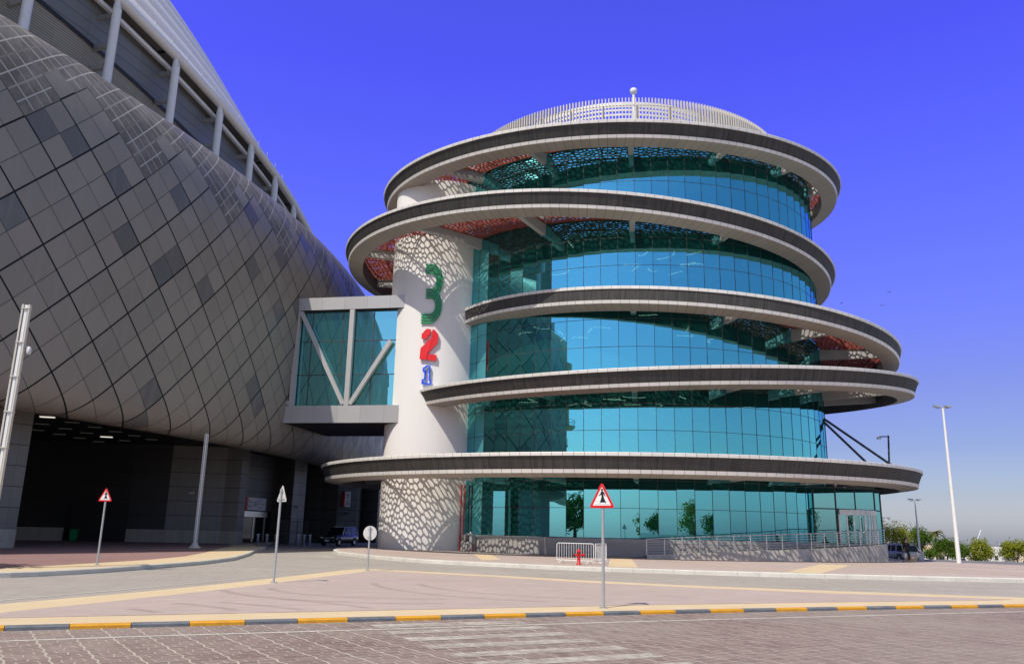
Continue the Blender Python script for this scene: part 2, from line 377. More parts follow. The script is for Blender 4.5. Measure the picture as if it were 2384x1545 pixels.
def paver(name, colA, colB, mort, rowh, bw, ang, msz=.012, rough=.85, bigline=True, vary=1.0):
    t = NT(name); co = t.coord('Object')
    mp = t.n('ShaderNodeMapping', {'Vector': co, 'Rotation': (0, 0, -ang)}).outputs[0]
    wob = t.n('ShaderNodeTexNoise', {'Vector': co, 'Scale': 3.0, 'Detail': 2.0}).outputs['Color']
    off = t.n('ShaderNodeVectorMath', {0: wob, 1: (.5, .5, .5)}, operation='SUBTRACT').outputs[0]
    off = t.n('ShaderNodeVectorMath', {0: off, 'Scale': .035}, operation='SCALE').outputs[0]
    v = t.n('ShaderNodeVectorMath', {0: mp, 1: off}, operation='ADD').outputs[0]
    br = t.n('ShaderNodeTexBrick', {'Vector': v, 'Color1': colA + (1,), 'Color2': colB + (1,), 'Mortar': mort + (1,), 'Scale': 1.0, 'Mortar Size': msz, 'Mortar Smooth': .25, 'Bias': 0.0, 'Brick Width': bw, 'Row Height': rowh})
    br.offset = .42
    c = br.outputs['Color']; fac = br.outputs['Fac']
    if bigline:
        y = t.n('ShaderNodeSeparateXYZ', {0: v}).outputs['Y']
        f = t.mth('ABSOLUTE', t.mth('SUBTRACT', t.mth('FRACT', t.mth('DIVIDE', y, rowh * 2)), .5))
        g = t.mth('LESS_THAN', f, .022)
        c = t.mix(g, c, mort); fac = t.mth('MAXIMUM', fac, g)
    big = t.noise(co, .22, 5, .6); med = t.noise(co, 1.7, 4, .7); fin = t.noise(co, 60, 2)
    st = t.n('ShaderNodeMapRange', {'Value': big, 'From Min': .35, 'From Max': .7}).outputs[0]
    c = t.mix(t.mth('MULTIPLY', st, .30 * vary), c, c3(colA, .62))
    c = t.mix(t.mth('MULTIPLY', med, .30 * vary), c, c3(colB, 1.25))
    c = t.mix(t.mth('MULTIPLY', fin, .30), c, c3(colA, .72))
    nr = t.bump(t.mth('MULTIPLY_ADD', fac, -1.0, t.mth('MULTIPLY', fin, .5)), .35, .008)
    return t.pbr(c, rough, 0, nr, .3)
PAV_ANG = math.atan2(-.835, .55)
def block_paving():
    """interlocking blocks: bands .55 m wide between stepped sandy joints, short blocks across each band"""
    t = NT('red_block_paving'); co = t.coord('Object')
    mp = t.n('ShaderNodeMapping', {'Vector': co, 'Rotation': (0, 0, -PAV_ANG)}).outputs[0]
    wob = t.n('ShaderNodeTexNoise', {'Vector': co, 'Scale': 2.2, 'Detail': 2.0}).outputs['Color']
    off = t.n('ShaderNodeVectorMath', {0: t.n('ShaderNodeVectorMath', {0: wob, 1: (.5, .5, .5)}, operation='SUBTRACT').outputs[0], 'Scale': .085}, operation='SCALE').outputs[0]
    v = t.n('ShaderNodeVectorMath', {0: mp, 1: off}, operation='ADD').outputs[0]
    sx = t.n('ShaderNodeSeparateXYZ', {0: v}); al, ac = sx.outputs['X'], sx.outputs['Y']
    step = t.mth('MULTIPLY', t.mth('SUBTRACT', t.mth('ABSOLUTE', t.mth('SUBTRACT', t.mth('FRACT', t.mth('DIVIDE', al, .48)), .5)), .25), .075)
    acs = t.mth('ADD', ac, step)
    bd = t.mth('ABSOLUTE', t.mth('SUBTRACT', t.mth('FRACT', t.mth('DIVIDE', acs, .55)), .5))
    big = t.n('ShaderNodeMapRange', {'Value': bd, 'From Min': .020, 'From Max': .034, 'To Min': 1.0, 'To Max': 0.0}).outputs[0]
    bv = t.n('ShaderNodeCombineXYZ', {0: acs, 1: al, 2: 0.0}).outputs[0]
    br = t.n('ShaderNodeTexBrick', {'Vector': bv, 'Color1': (.215, .150, .130, 1), 'Color2': (.285, .205, .180, 1), 'Mortar': (.66, .60, .49, 1), 'Scale': 1.0, 'Mortar Size': .011, 'Mortar Smooth': .3, 'Bias': .1, 'Brick Width': .275, 'Row Height': .24}); br.offset = .5
    nz = t.noise(co, 1.3, 3, .6); nz2 = t.noise(co, 9, 2)
    msk = t.n('ShaderNodeMapRange', {'Value': t.mth('MULTIPLY_ADD', nz2, .6, t.mth('MULTIPLY', nz, .5)), 'From Min': .45, 'From Max': .62}).outputs[0]
    jt = t.mth('MULTIPLY', br.outputs['Fac'], t.mth('MULTIPLY_ADD', msk, .75, .12))
    jt = t.mth('MAXIMUM', jt, t.mth('MULTIPLY', big, t.mth('MULTIPLY_ADD', msk, .35, .6)))
    blk = t.n('ShaderNodeTexBrick', {'Vector': bv, 'Color1': (.215, .150, .130, 1), 'Color2': (.300, .215, .188, 1), 'Mortar': (.25, .18, .16, 1), 'Scale': 1.0, 'Mortar Size': .0, 'Bias': .0, 'Brick Width': .275, 'Row Height': .24}); blk.offset = .5
    c = t.mix(jt, blk.outputs['Color'], (.66, .60, .49))
    g = t.noise(co, .16, 5, .62); c = t.mix(t.mth('MULTIPLY', t.n('ShaderNodeMapRange', {'Value': g, 'From Min': .40, 'From Max': .68}).outputs[0], .45), c, (.42, .37, .31))
    oil = t.n('ShaderNodeMapRange', {'Value': t.noise(co, .75, 4, .6), 'From Min': .63, 'From Max': .74}).outputs[0]; c = t.mix(t.mth('MULTIPLY', oil, .42), c, (.10, .075, .065))
    fin = t.noise(co, 70, 2); c = t.mix(t.mth('MULTIPLY', fin, .30), c, (.13, .10, .09))
    return t.pbr(c, .85, 0, t.bump(t.mth('MULTIPLY_ADD', jt, -1.0, t.mth('MULTIPLY', fin, .4)), .4, .008), .3)
M['road_front'] = block_paving()
def tyre():
    t = NT('tyre_marks'); n = t.noise(t.coord(), 6, 4, .7)
    b = t.n('ShaderNodeBsdfDiffuse', {'Color': (.13, .10, .09, 1)}).outputs[0]
    return t.surf(t.n('ShaderNodeMixShader', {0: t.mth('MULTIPLY', n, .24), 1: t.n('ShaderNodeBsdfTransparent').outputs[0], 2: b}).outputs[0])
M['tyre_marks'] = tyre()
M['road_rear'] = paver('grey_block_paving', (.36, .318, .28), (.45, .40, .355), (.56, .52, .45), .22, .34, rad(20), .008, .85, False, 1.2)
M['pink_slab'] = paver('pink_slabs', (.47, .375, .335), (.54, .43, .385), (.57, .48, .42), .4, .6, rad(24), .005, .85, False, 1.0)
M['sand_slab'] = paver('sand_slabs', (.69, .535, .335), (.75, .59, .385), (.60, .46, .29), .4, .6, rad(24), .004, .85, False, .5)
M['red_brick_pave'] = paver('maroon_block_paving', (.285, .165, .155), (.35, .21, .20), (.46, .33, .30), .25, .5, rad(10), .008, .85, False)
M['road_paint'] = stone('worn_road_paint', (.50, .46, .40), (.74, .71, .64), 5.0, (1, 1, 1), .8)
M['ground'] = stone('sandy_asphalt', (.15, .145, .14), (.23, .22, .205), .15, (1, 1, 1), .9)
def worn_paint():
    t = NT('patchy_zebra_paint'); co = t.coord()
    n = t.noise(co, 5, 5, .7); m = t.noise(co, .9, 3)
    f = t.n('ShaderNodeMapRange', {'Value': t.mth('MULTIPLY_ADD', m, .5, t.mth('MULTIPLY', n, .6)), 'From Min': .40, 'From Max': .72}).outputs[0]
    b = t.n('ShaderNodeBsdfPrincipled', {'Base Color': (.72, .68, .58, 1), 'Roughness': .85}).outputs[0]
    tp = t.n('ShaderNodeBsdfTransparent').outputs[0]
    return t.surf(t.n('ShaderNodeMixShader', {0: t.mth('MULTIPLY', f, .85), 1: tp, 2: b}).outputs[0])
M['zebra'] = worn_paint()
def leafmat(name, a, b):
    t = NT(name); n = t.noise(t.coord(), 1.1, 3, .6); r = t.n('ShaderNodeObjectInfo').outputs['Random']
    f = t.n('ShaderNodeMapRange', {'Value': n, 'From Min': .3, 'From Max': .7}).outputs[0]
    c = t.mix(f, a, b)
    d = t.n('ShaderNodeBsdfDiffuse', {'Color': c}).outputs[0]; tl = t.n('ShaderNodeBsdfTranslucent', {'Color': c}).outputs[0]
    return t.surf(t.n('ShaderNodeMixShader', {0: .3, 1: d, 2: tl}).outputs[0])
M['leaf'] = leafmat('leaf_yellow_green', (.16, .20, .015), (.36, .37, .045))
M['leaf_dark'] = leafmat('leaf_dark_green', (.05, .11, .012), (.13, .20, .03))
M['palm_leaf'] = leafmat('palm_leaf', (.09, .12, .02), (.20, .19, .05))
M['house_white'] = simple('white_render', (.70, .67, .62), .85, 0, .06, .5)
M['house_cream'] = simple('cream_render', (.62, .52, .36), .85, 0, .06, .5)
M['house_tan'] = simple('tan_render', (.50, .38, .23), .85, 0, .08, .5)
M['house_window'] = NT('house_window').pbr((.04, .045, .05), .2)

# ================================================================== GROUND
def flat(name, poly, z, mat, kind='structure', mb=None):
    b = mb or MB(); b.add([(x, y, z) for x, y in poly], [tuple(range(len(poly)))])
    if mb: return None
    o = b.build(name, mat); o['kind'] = kind; return o
b = MB(); _rr = [0, 60, 108, 150, 400, 2500]; _rz = [-.3, -.3, -.3, -4.3, -6, -6]; _n = 48
_v = [(r_ * math.cos(2 * PI * k / _n), r_ * math.sin(2 * PI * k / _n), z_) for r_, z_ in zip(_rr[1:], _rz[1:]) for k in range(_n)] + [(0, 0, -.3)]
_f = [(i * _n + k, (i + 1) * _n + k, (i + 1) * _n + (k + 1) % _n, i * _n + (k + 1) % _n) for i in range(4) for k in range(_n)] + [(len(_v) - 1, k, (k + 1) % _n) for k in range(_n)]
b.add(_v, _f); struct(b.build('ground', M['ground']))
ROAD = [(-200, -120), (220, -120), (220, 43), (60, 50), (46, 57), (37.5, 62.5), (34.5, 67), (33.5, 74), (33.5, 150), (-60, 150), (-200, 150)]
b = MB(); b.prism(ROAD, -6.5, -0.004, bottom=False); struct(b.build('road', M['road_rear']))
# front kerb line, one stone per metre
KL = [(-30, 4.4), (-20, 9.1), (-8.45, 14.58), (-2.6, 17.22), (3.4, 19.95), (9.2, 22.3), (14.11, 24.1), (30, 29.9), (60, 40.5)]
KL = [(x * 1.025, y * 1.025) for x, y in KL]
def resample(pts, step, phase_pt=None):
    out = []; P = [Vector(p) for p in pts]; L = [0]
    for a, c in zip(P, P[1:]): L.append(L[-1] + (c - a).length)
    s0 = 0
    if phase_pt is not None: s0 = L[phase_pt] % step
    s = s0
    while s < L[-1]:
        for i in range(len(P) - 1):
            if L[i] <= s <= L[i + 1]:
                out.append(P[i].lerp(P[i + 1], (s - L[i]) / (L[i + 1] - L[i]))); break
        s += step
    k0 = round((L[phase_pt] - s0) / step) if phase_pt is not None else 0
    return out, k0
kp, k0 = resample(KL, 1.0, 2)
def offs(pts, d):
    o = []
    for i, p in enumerate(pts):
        t = (pts[min(i + 1, len(pts) - 1)] - pts[max(i - 1, 0)]).normalized(); o.append(p + Vector((-t.y, t.x)) * d)
    return o
ki = offs(kp, .16)
b = MB()
for k in range(len(kp) - 1):
    a0, a1, c0, c1 = kp[k], kp[k + 1], ki[k], ki[k + 1]
    g = (a1 - a0) * .006
    p0, p1, q0, q1 = a0 + g, a1 - g, c0 + g, c1 - g
    m0, m1 = p0.lerp(q0, .22), p1.lerp(q1, .22)
    mi = 0 if (k - k0) % 2 else 1
    b.add([(p0.x, p0.y, -.01), (p1.x, p1.y, -.01), (p1.x, p1.y, .052), (p0.x, p0.y, .052), (m0.x, m0.y, .078), (m1.x, m1.y, .078), (q1.x, q1.y, .081), (q0.x, q0.y, .081), (q0.x, q0.y, -.01), (q1.x, q1.y, -.01)],
          [(0, 1, 2, 3), (3, 2, 5, 4), (4, 5, 6, 7), (7, 6, 9, 8), (0, 3, 4, 7, 8), (1, 9, 6, 5, 2)], mi)
struct(b.build('kerb', [M['kerb_yellow'], M['kerb_grey']]))
# front carriageway, everything on the camera's side of the kerb
front = [(p.x, p.y) for p in kp]
fr_poly = [(-60, -60), (90, -60), (90, 36)] + [(x, y) for x, y in reversed(front) if y > 3] + [(-60, -8)]
fr_poly = [(-31, 3.5), (-60, -10), (-60, -60), (100, -60), (100, 50)] + [(x, y) for x, y in reversed(front)]
flat('carriageway', fr_poly, 0.0, M['road_front'])
# traffic island: sand border, pink slabs
isl_in = [(p.x, p.y) for p in ki if -13.2 < p.x < 24.2]
isl_l = [(-10.79, 18.33), (-10.29, 19.88), (-9.55, 22.2), (-8.5, 26.6), (-7.6, 31.5), (-6.9, 35.6), (-6.35, 37.2), (-5.7, 37.3)]
isl_r = [(-4.6, 36.5), (-.15, 33.95), (2.9, 31.9), (6.4, 30.1), (10.9, 28.75), (16.5, 27.35), (20, 26.75)]
isl_l = [(x * 1.025, y * 1.025) for x, y in isl_l]; isl_r = [(x * 1.025, y * 1.025) for x, y in isl_r]
ISL = isl_in + isl_r[::-1] + isl_l[::-1]
b = MB(); b.prism(ISL, -.01, .078, bottom=False)
struct(b.build('traffic_island', [M['sand_slab']]))
fin = [(p.x, p.y) for p in offs(kp, 1.42) if -10.4 < p.x < 15.2]
fin_r = [(15.6, 26.3), (10.4, 27.4), (6.3, 28.85), (2.7, 30.6), (-.25, 32.75), (-4.4, 35.3)]
fin_l = [(-5.6, 35.7), (-6.3, 32.2), (-7.3, 26.4), (-8.3, 22), (-9.0, 19.2), (-9.7, 16.9)]
fin_r = [(x * 1.025, y * 1.025) for x, y in fin_r]; fin_l = [(x * 1.025, y * 1.025) for x, y in fin_l]
flat('island_paving', fin + fin_r + fin_l, .083, M['pink_slab'])
# left pavement
LK = [(-60, 9.0), (-32, 19.0), (-23, 23.6), (-18.3, 26.7), (-16.3, 28.9), (-15.4, 32), (-14.9, 36), (-14.5, 40.5), (-14.8, 46), (-16.3, 53.5), (-18.4, 62), (-19.4, 67), (-20.4, 71.5), (-22.2, 74)]
lk, _ = resample(LK, 1.0); lko = offs(lk, .18)
def kerbline(name, pts, inn, z, r=.03):
    b = MB()
    for k in range(len(pts) - 1):
        a0, a1, c0, c1 = pts[k], pts[k + 1], inn[k], inn[k + 1]; g = (a1 - a0) * .005
        p0, p1, q0, q1 = a0 + g, a1 - g, c0 + g, c1 - g; m0, m1 = p0.lerp(q0, .2), p1.lerp(q1, .2)
        b.add([(p0.x, p0.y, -.01), (p1.x, p1.y, -.01), (p1.x, p1.y, z - r), (p0.x, p0.y, z - r), (m0.x, m0.y, z), (m1.x, m1.y, z), (q1.x, q1.y, z + .002), (q0.x, q0.y, z + .002), (q0.x, q0.y, -.01), (q1.x, q1.y, -.01)],
              [(0, 1, 2, 3), (3, 2, 5, 4), (4, 5, 6, 7), (0, 3, 4, 7, 8), (1, 9, 6, 5, 2)])
    return struct(b.build(name, M['kerb']))
kerbline('kerb_left', lk, lko, .18)
LP = [(p.x, p.y) for p in lko] + [(-24, 78), (-26, 100), (-100, 100), (-100, 10)]
b = MB(); b.prism(LP, -.01, .178, bottom=False); struct(b.build('pavement_left', M['sand_slab']))
li = offs(lk, 2.6)
LI = [(p.x, p.y) for p in li] + [(-26, 80), (-29, 100), (-99, 100), (-99, 14)]
flat('pavement_left_blocks', LI, .183, M['red_brick_pave'])
# museum pavement
MK = [(-13.4, 92), (-13.8, 78), (-14.0, 70), (-13.6, 66), (-12.1, 60), (-8.2, 52.6), (-4.6, 47.8), (-.3, 44.8), (2.6, 43.1), (5, 42.1), (8.8, 41.0), (12.5, 40.3), (16.5, 39.85), (21, 39.65), (32, 39.5), (70, 39.6)]
mk, _ = resample(MK, 1.0); mki = offs(mk, .28)
kerbline('kerb_museum', mk, mki, .2, .04)
MP = [(p.x, p.y) for p in mki] + [(70, 47.5), (60, 49.8), (46, 56.8), (37.3, 62.3), (34.2, 66.8), (33.2, 74), (33.2, 110), (-12, 110)]
b = MB(); b.prism(MP, -.01, .198, bottom=False); struct(b.build('pavement_museum', M['pink_slab']))
b = MB()
def strip(x0, y0, x1, y1, wd):
    p, q = Vector((x0, y0)), Vector((x1, y1)); t = (q - p).normalized(); n = Vector((-t.y, t.x)) * wd / 2
    for z, in ((.202,),): b.quad((p - n).to_3d() + Vector((0, 0, z)), (q - n).to_3d() + Vector((0, 0, z)), (q + n).to_3d() + Vector((0, 0, z)), (p + n).to_3d() + Vector((0, 0, z)))
for pl in ([(-1.45, 48.6), (-.35, 50.1), (-1.25, 61.6), (-2.5, 61.6)][::1], [(5.15, 43.2), (6.6, 42.6), (8.9, 61.3), (7.5, 61.3)], [(13.3, 40.7), (15.0, 40.5), (21.6, 53.2), (19.9, 53.9)]):
    b.add([(x, y, .202) for x, y in pl], [(0, 1, 2, 3)])
o = b.build('paving_bands', M['sand_slab']); struct(o)
b = MB()
for s in ((9.3, 57.5, 14.2, 41.0, .26), (1.2, 52.0, 7.0, 43.0, .22), (-6.5, 53.0, -1.5, 49.0, .22), (-9.5, 60, -2.0, 55.5, .22), (20.6, 60.6, 29, 43.0, .28), (21.3, 52.9, 27.2, 40.2, .26), (24.5, 60.5, 40, 44, .26), (34, 62, 55, 44, .24)): strip(*s)
for v in b.v: pass
b.v = [(x, y, .2055) for x, y, z in b.v]
struct(b.build('paving_lines', M['sand_slab']))
# painted markings
b = MB()
wl = [(-12.5, 11.5), (-7.97, 13.7), (-6.14, 14.62), (-3.0, 16.02), (3.02, 18.78), (14.19, 23.45), (30, 29.2)]
for p, q in zip(wl, wl[1:]):
    p, q = Vector(p), Vector(q); t = (q - p).normalized(); n = Vector((-t.y, t.x)) * .055
    b.quad((p.x - n.x, p.y - n.y, .004), (q.x - n.x, q.y - n.y, .004), (q.x + n.x, q.y + n.y, .004), (p.x + n.x, p.y + n.y, .004))
struct(b.build('lane_line', M['road_paint']))
b = MB()
zl = [(-2.56, 16.72), (-2.13, 15.80), (-1.70, 14.90), (-1.30, 14.02), (-.87, 13.15), (-.42, 12.35), (.02, 11.5), (.45, 10.65)]
for i, (x, y) in enumerate(zl):
    d = Vector((.905, .425)) * (3.2 - .02 * i); n = Vector((-.425, .905)) * .22
    if i == 0: n *= 1.25
    b.quad((x - n.x, y - n.y, .008), (x + d.x - n.x, y + d.y - n.y, .008), (x + d.x + n.x, y + d.y + n.y, .008), (x + n.x, y + n.y, .008))
struct(b.build('zebra_crossing', M['zebra']))
b = MB()
rl = [(-12.6, 17.6), (-11.3, 20.5), (-10.2, 24), (-9.2, 28), (-8.4, 33), (-8.1, 38), (-9.5, 46), (-12.2, 55)]
def line(pts, wd, z=0.0):
    for p, q in zip(pts, pts[1:]):
        p, q = Vector(p), Vector(q); t = (q - p).normalized(); n = Vector((-t.y, t.x)) * wd / 2
        b.quad((p.x - n.x, p.y - n.y, z), (q.x - n.x, q.y - n.y, z), (q.x + n.x, q.y + n.y, z), (p.x + n.x, p.y + n.y, z))
line([(8.5, 33.2), (14, 31.6)], .5); line([(11.5, 30.7), (22, 29.2)], .16); line([(1.5, 38.6), (6.5, 36.0)], .3); line([(16.5, 33.2), (25, 32.4)], .4); line([(-13, 57), (-11, 53.5)], .9)
struct(b.build('road_markings', M['zebra']))

b = MB(); line([(-15.5, 11.5), (-13.4, 16.2), (-12.06, 20.46), (-10.88, 24.65), (-9.85, 29.2), (-8.8, 33.8), (-7.68, 38.5)], .12, .004); struct(b.build('edge_line', M['road_paint']))
b = MB()
for cx, cy, r_, a0, a1 in ((-9.5, 15.2, 3.4, 25, 75), (-9.5, 15.2, 4.9, 20, 68), (-9.0, 14.0, 6.6, 28, 70), (-9.0, 14.0, 8.1, 30, 66), (-3.0, 26.5, 4.2, 200, 290), (-3.0, 26.5, 5.6, 195, 285), (3.0, 29.5, 6.0, 190, 262), (3.0, 29.5, 7.5, 190, 255)):
    ps = [(cx + r_ * math.cos(rad(a0 + (a1 - a0) * k / 14)), cy + r_ * math.sin(rad(a0 + (a1 - a0) * k / 14))) for k in range(15)]
    ps = [p for p in ps if p[1] - 18.6 - .42 * p[0] > 2.0 and p[0] > -8.2]
    if len(ps) > 2: line(ps, .26, .088)
struct(b.build('tyre_marks', M['tyre_marks']))

# ================================================================== STADIUM
SX, SY = -162.0, 101.0
def sp(a, r, z): return (SX + r * math.cos(a), SY + r * math.sin(a), z)
PROF = [(-7.0, 9.2), (-5.2, 9.05), (-3.6, 8.5), (-2.2, 8.25), (-1.2, 8.35), (-.55, 8.95), (-.2, 9.9), (.0, 11.2), (.25, 13.5), (.45, 16.5), (.58, 19.5), (.55, 22), (.38, 24.4), (.05, 26.6), (-.5, 28.6), (-1.3, 30.3), (-2.4, 31.7), (-3.8, 32.7), (-5.6, 33.35), (-8, 33.7), (-11.5, 33.8)]
def catmull(pts, n):
    o = []
    for i in range(len(pts) - 1):
        p0, p1, p2, p3 = (Vector(pts[max(0, min(len(pts) - 1, i + k))]) for k in (-1, 0, 1, 2))
        for j in range(n):
            t = j / n; o.append(.5 * ((2 * p1) + (p2 - p0) * t + (2 * p0 - 5 * p1 + 4 * p2 - p3) * t * t + (3 * p1 - p0 - 3 * p2 + p3) * t ** 3))
    o.append(Vector(pts[-1])); return o
pr = catmull(PROF, 4)
RS = 144.7
stad = thing('stadium', 'huge grey stadium with a bulging skin of diamond metal panels filling the left side', 'stadium', (SX, SY, 0))
S = [0]
for a, c in zip(pr, pr[1:]): S.append(S[-1] + (c - a).length)
i15 = min(range(len(pr)), key=lambda i: abs(pr[i].y - 15.3) if pr[i].x > -.3 else 99)
sref = S[i15] + (15.3 - pr[i15].y)
b = MB(); angs = [rad(-62 + .75 * k) for k in range(int(108 / .75) + 1)]
vs = [sp(a, RS + p.x, p.y) for a in angs for p in pr]; m = len(pr)
fs = []; uvs = []
for i in range(len(angs) - 1):
    for j in range(m - 1):
        fs.append((i * m + j, (i + 1) * m + j, (i + 1) * m + j + 1, i * m + j + 1))
        U = lambda k: (RS * angs[k] + 54.26) / 2.3
        V = lambda k: (S[k] - sref) / 2.4
        uvs.append([(U(i), V(j)), (U(i + 1), V(j)), (U(i + 1), V(j + 1)), (U(i), V(j + 1))])
b.add(vs, fs, 0, uvs, True)
b.build('panel_skin', M['shell'], stad, True)
def ringwall(mb, r0, r1, z0, z1, a0, a1, step=.75, mi=0, inward=False):
    n = max(1, int(abs(a1 - a0) / step)); A = [rad(a0 + (a1 - a0) * k / n) for k in range(n + 1)]
    for i in range(n):
        r = r0
        z0a = z0(A[i]) if callable(z0) else z0; z0b = z0(A[i + 1]) if callable(z0) else z0
        z1a = z1(A[i]) if callable(z1) else z1; z1b = z1(A[i + 1]) if callable(z1) else z1
        mb.quad(sp(A[i], r0, z0a), sp(A[i + 1], r0, z0b), sp(A[i + 1], r1, z1b), sp(A[i], r1, z1a), mi,
                [(r * A[i], z0a), (r * A[i + 1], z0b), (r * A[i + 1], z1b), (r * A[i], z1a)])
zpipe = lambda a: 44.75 - (math.degrees(a) + 17.5) * .255 if math.degrees(a) > -40 else 50.5
b = MB(); ringwall(b, 133, 133, 26, lambda a: zpipe(a) - 4.45, -60, 40); b.build('louvre_wall', M['louvre'], stad, True)
b = MB(); ringwall(b, 133.12, 133.12, lambda a: zpipe(a) - 4.4, lambda a: zpipe(a) + .2, -60, 40); ringwall(b, 133, 133.12, lambda a: zpipe(a) - 4.4, lambda a: zpipe(a) - 4.4, -60, 40)
ringwall(b, 133.12, 134.5, lambda a: zpipe(a) + .1, lambda a: zpipe(a) + .1, -60, 40)
b.build('upper_wall', M['upper_panel'], stad, True)
b = MB(); ringwall(b, 133.1, 133.1, lambda a: zpipe(a) - 4.75, lambda a: zpipe(a) - 4.42, -60, 40); b.build('shadow_gap', M['black'], stad, True)
CA = [-55, -50.4, -45.8, -41.2, -36.6, -32, -27.8, -24.3, -20.95, -17.65, -14.4, -11.25, -8.35, -5.48, -2.6, .3, 3.2]
b = MB(); pp = [sp(rad(a), 134.6, zpipe(rad(a))) for a in CA]
for p, q in zip(pp, pp[1:]): b.tube(p, q, .46, .46, 14, cap=False)
for p in pp: b.ball(p, .48, 12)
b.build('rim_pipe', M['white_paint'], stad, True)
b = MB()
for da, dz in ((0, -.95),):
    qq = [sp(rad(a), 133.75, zpipe(rad(a)) - 1.0) for a in CA]
    for p, q in zip(qq, qq[1:]): b.bar(p, q, .3, .35)
b.build('rim_beam', M['white_paint'], stad, True)
for a in CA:
    zt = zpipe(rad(a)); A = rad(a)
    b = MB(); b.tube(sp(A, 134.75, 30), sp(A, 134.75, zt - 1.25), .36, .36, 14); b.tube(sp(A, 134.75, zt - 1.25), sp(A, 134.62, zt - .3), .36, .16, 14)
    col = b.build('column', M['white_paint'], stad, True)
    for dz in (-1.9, -4.7, -6.6):
        b = MB(); b.bar(sp(A - rad(.05), 134.4, zt + dz), sp(A - rad(.05), 133.1, zt + dz), .3, .42); b.build('bracket', M['steel'], col)
# stepped white roof edge rising behind the pipe
def zroof(a):
    d = math.degrees(a); return 55.5 + max(0, -3.8 - d) * .42 - max(0, d + 3.8) * .35
b = MB()
NB = 5
for k in range(NB):
    r0, r1 = 134.2 - 9.2 * k / NB, 134.2 - 9.2 * (k + 1) / NB
    lo = lambda a, k=k: zpipe(a) + (zroof(a) - zpipe(a)) * (k / NB)
    hi = lambda a, k=k: zpipe(a) + (zroof(a) - zpipe(a)) * ((k + 1) / NB) + .02
    NQ = 6
    for j in range(NQ):     # each band is a shallow tube
        def zz(t): return lambda a, t=t: lo(a) + (hi(a) - lo(a)) * t
        t0, t1 = j / NQ, (j + 1) / NQ
        bul = lambda t: .42 * math.sin(PI * t) ** .6 if 0 < t < 1 else 0
        ringwall(b, r0 + (r1 - r0) * t0 + bul(t0), r0 + (r1 - r0) * t1 + bul(t1), zz(t0), zz(t1), -60, 4, 1.0)
ringwall(b, 125, 100, zroof, lambda a: zroof(a) + 3, -60, 4, 1.0)
b.build('roof_edge', M['roof_white'], stad, True)
for k in range(26):
    A = rad(-30 + k * 1.02)
    b = MB(); z = zpipe(A) + .4
    b.tube(sp(A, 134.6, z), sp(A, 134.6, z + .7), .035, .035, 6); b.ball(sp(A, 134.6, z + .72), .06, 6)
    b.build('roof_fixing', M['steel'], stad, True)
# dark soffit with lamps, base walls
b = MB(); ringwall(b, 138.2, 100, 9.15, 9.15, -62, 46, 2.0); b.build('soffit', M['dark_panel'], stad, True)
def walls(mb, pts, z0, z1, u0=0):
    u = u0
    for p, q in zip(pts, pts[1:]):
        l = math.hypot(q[0] - p[0], q[1] - p[1])
        mb.quad((p[0], p[1], z0), (q[0], q[1], z0), (q[0], q[1], z1), (p[0], p[1], z1), 0, [(u, z0), (u + l, z0), (u + l, z1), (u, z1)]); u += l
BASE_L = [(-62, 24), (-45, 32), (-36.5, 43.5), (-31.3, 53.6), (-34.2, 55.6), (-52, 60)]
BASE_M = [(-75, 72), (-50, 75.0), (-40.5, 76.7)]
BASE_M2 = [(-32.0, 78.35), (-27.2, 79.6), (-25.45, 78.7), (-25.2, 80.0), (-26.9, 80.5), (-27.05, 84.6)]
BASE_G = [(-27.05, 84.6), (-25.75, 90.66)]
BASE_N = [(-25.75, 90.66), (-25.75, 93.4), (-23.55, 90.9), (-23.35, 92.3), (-23.75, 92.6), (-23.1, 94.6), (-30, 96.5), (-48, 98)]
BASE_O = [(-42, 108), (-23.2, 103.5), (-20.95, 102.2), (-18.75, 103.8), (-19.4, 106), (-19.6, 112), (-17.2, 110.2), (-16.6, 112.5), (-22, 118)]
b = MB(); walls(b, BASE_L, 1.3, 9.5); b.build('base_wall', M['base_panel'], stad, True)
b = MB(); walls(b, BASE_M, 1.3, 9.5); walls(b, [(-40.5, 76.7), (-35.2, 77.6)], 3.6, 9.5, 4); walls(b, [(-35.2, 77.6), (-32.0, 78.35)], 1.3, 9.5, 3); b.build('recess_wall', M['shaded_panel'], stad, True)
b = MB(); walls(b, BASE_M2, 1.3, 9.5, 3); b.build('base_wall', M['base_panel'], stad, True)
b = MB(); walls(b, BASE_G, 3.35, 9.5); walls(b, BASE_N, .0, 9.5, 2); b.build('base_wall', M['base_panel'], stad, True)
b = MB(); walls(b, BASE_O, .0, 9.5); b.build('base_wall', M['base_panel'], stad, True)
def plinth(pts):
    b = MB()
    for p, q in zip(pts, pts[1:]):
        d = Vector((q[0] - p[0], q[1] - p[1], 0)).normalized(); n = Vector((d.y, -d.x, 0)) * .04
        p3, q3 = Vector((p[0], p[1], 0)), Vector((q[0], q[1], 0))
        b.hexa([p3 - n * 4, q3 - n * 4, q3 + n, p3 + n], [v + Vector((0, 0, 1.34)) for v in (p3 - n * 4, q3 - n * 4, q3 + n, p3 + n)])
    return b.build('plinth', M['travertine'], stad, True)
plinth(BASE_L); plinth(BASE_M); plinth([(-35.2, 77.6)] + BASE_M2[:5])
b = MB(); b.box((-37.85, 77.9, 1.9), (6.2, 1.0, 3.6), .17); d_ = b.build('service_doorway', M['black'], stad, True)
b = MB(); b.box((-37.75, 77.6, 2.95), (2.1, .06, .75), .17); b.build('door_panel', M['dark_panel'], d_)
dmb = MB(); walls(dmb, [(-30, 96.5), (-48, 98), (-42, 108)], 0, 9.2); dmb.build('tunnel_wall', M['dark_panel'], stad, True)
lamps = []
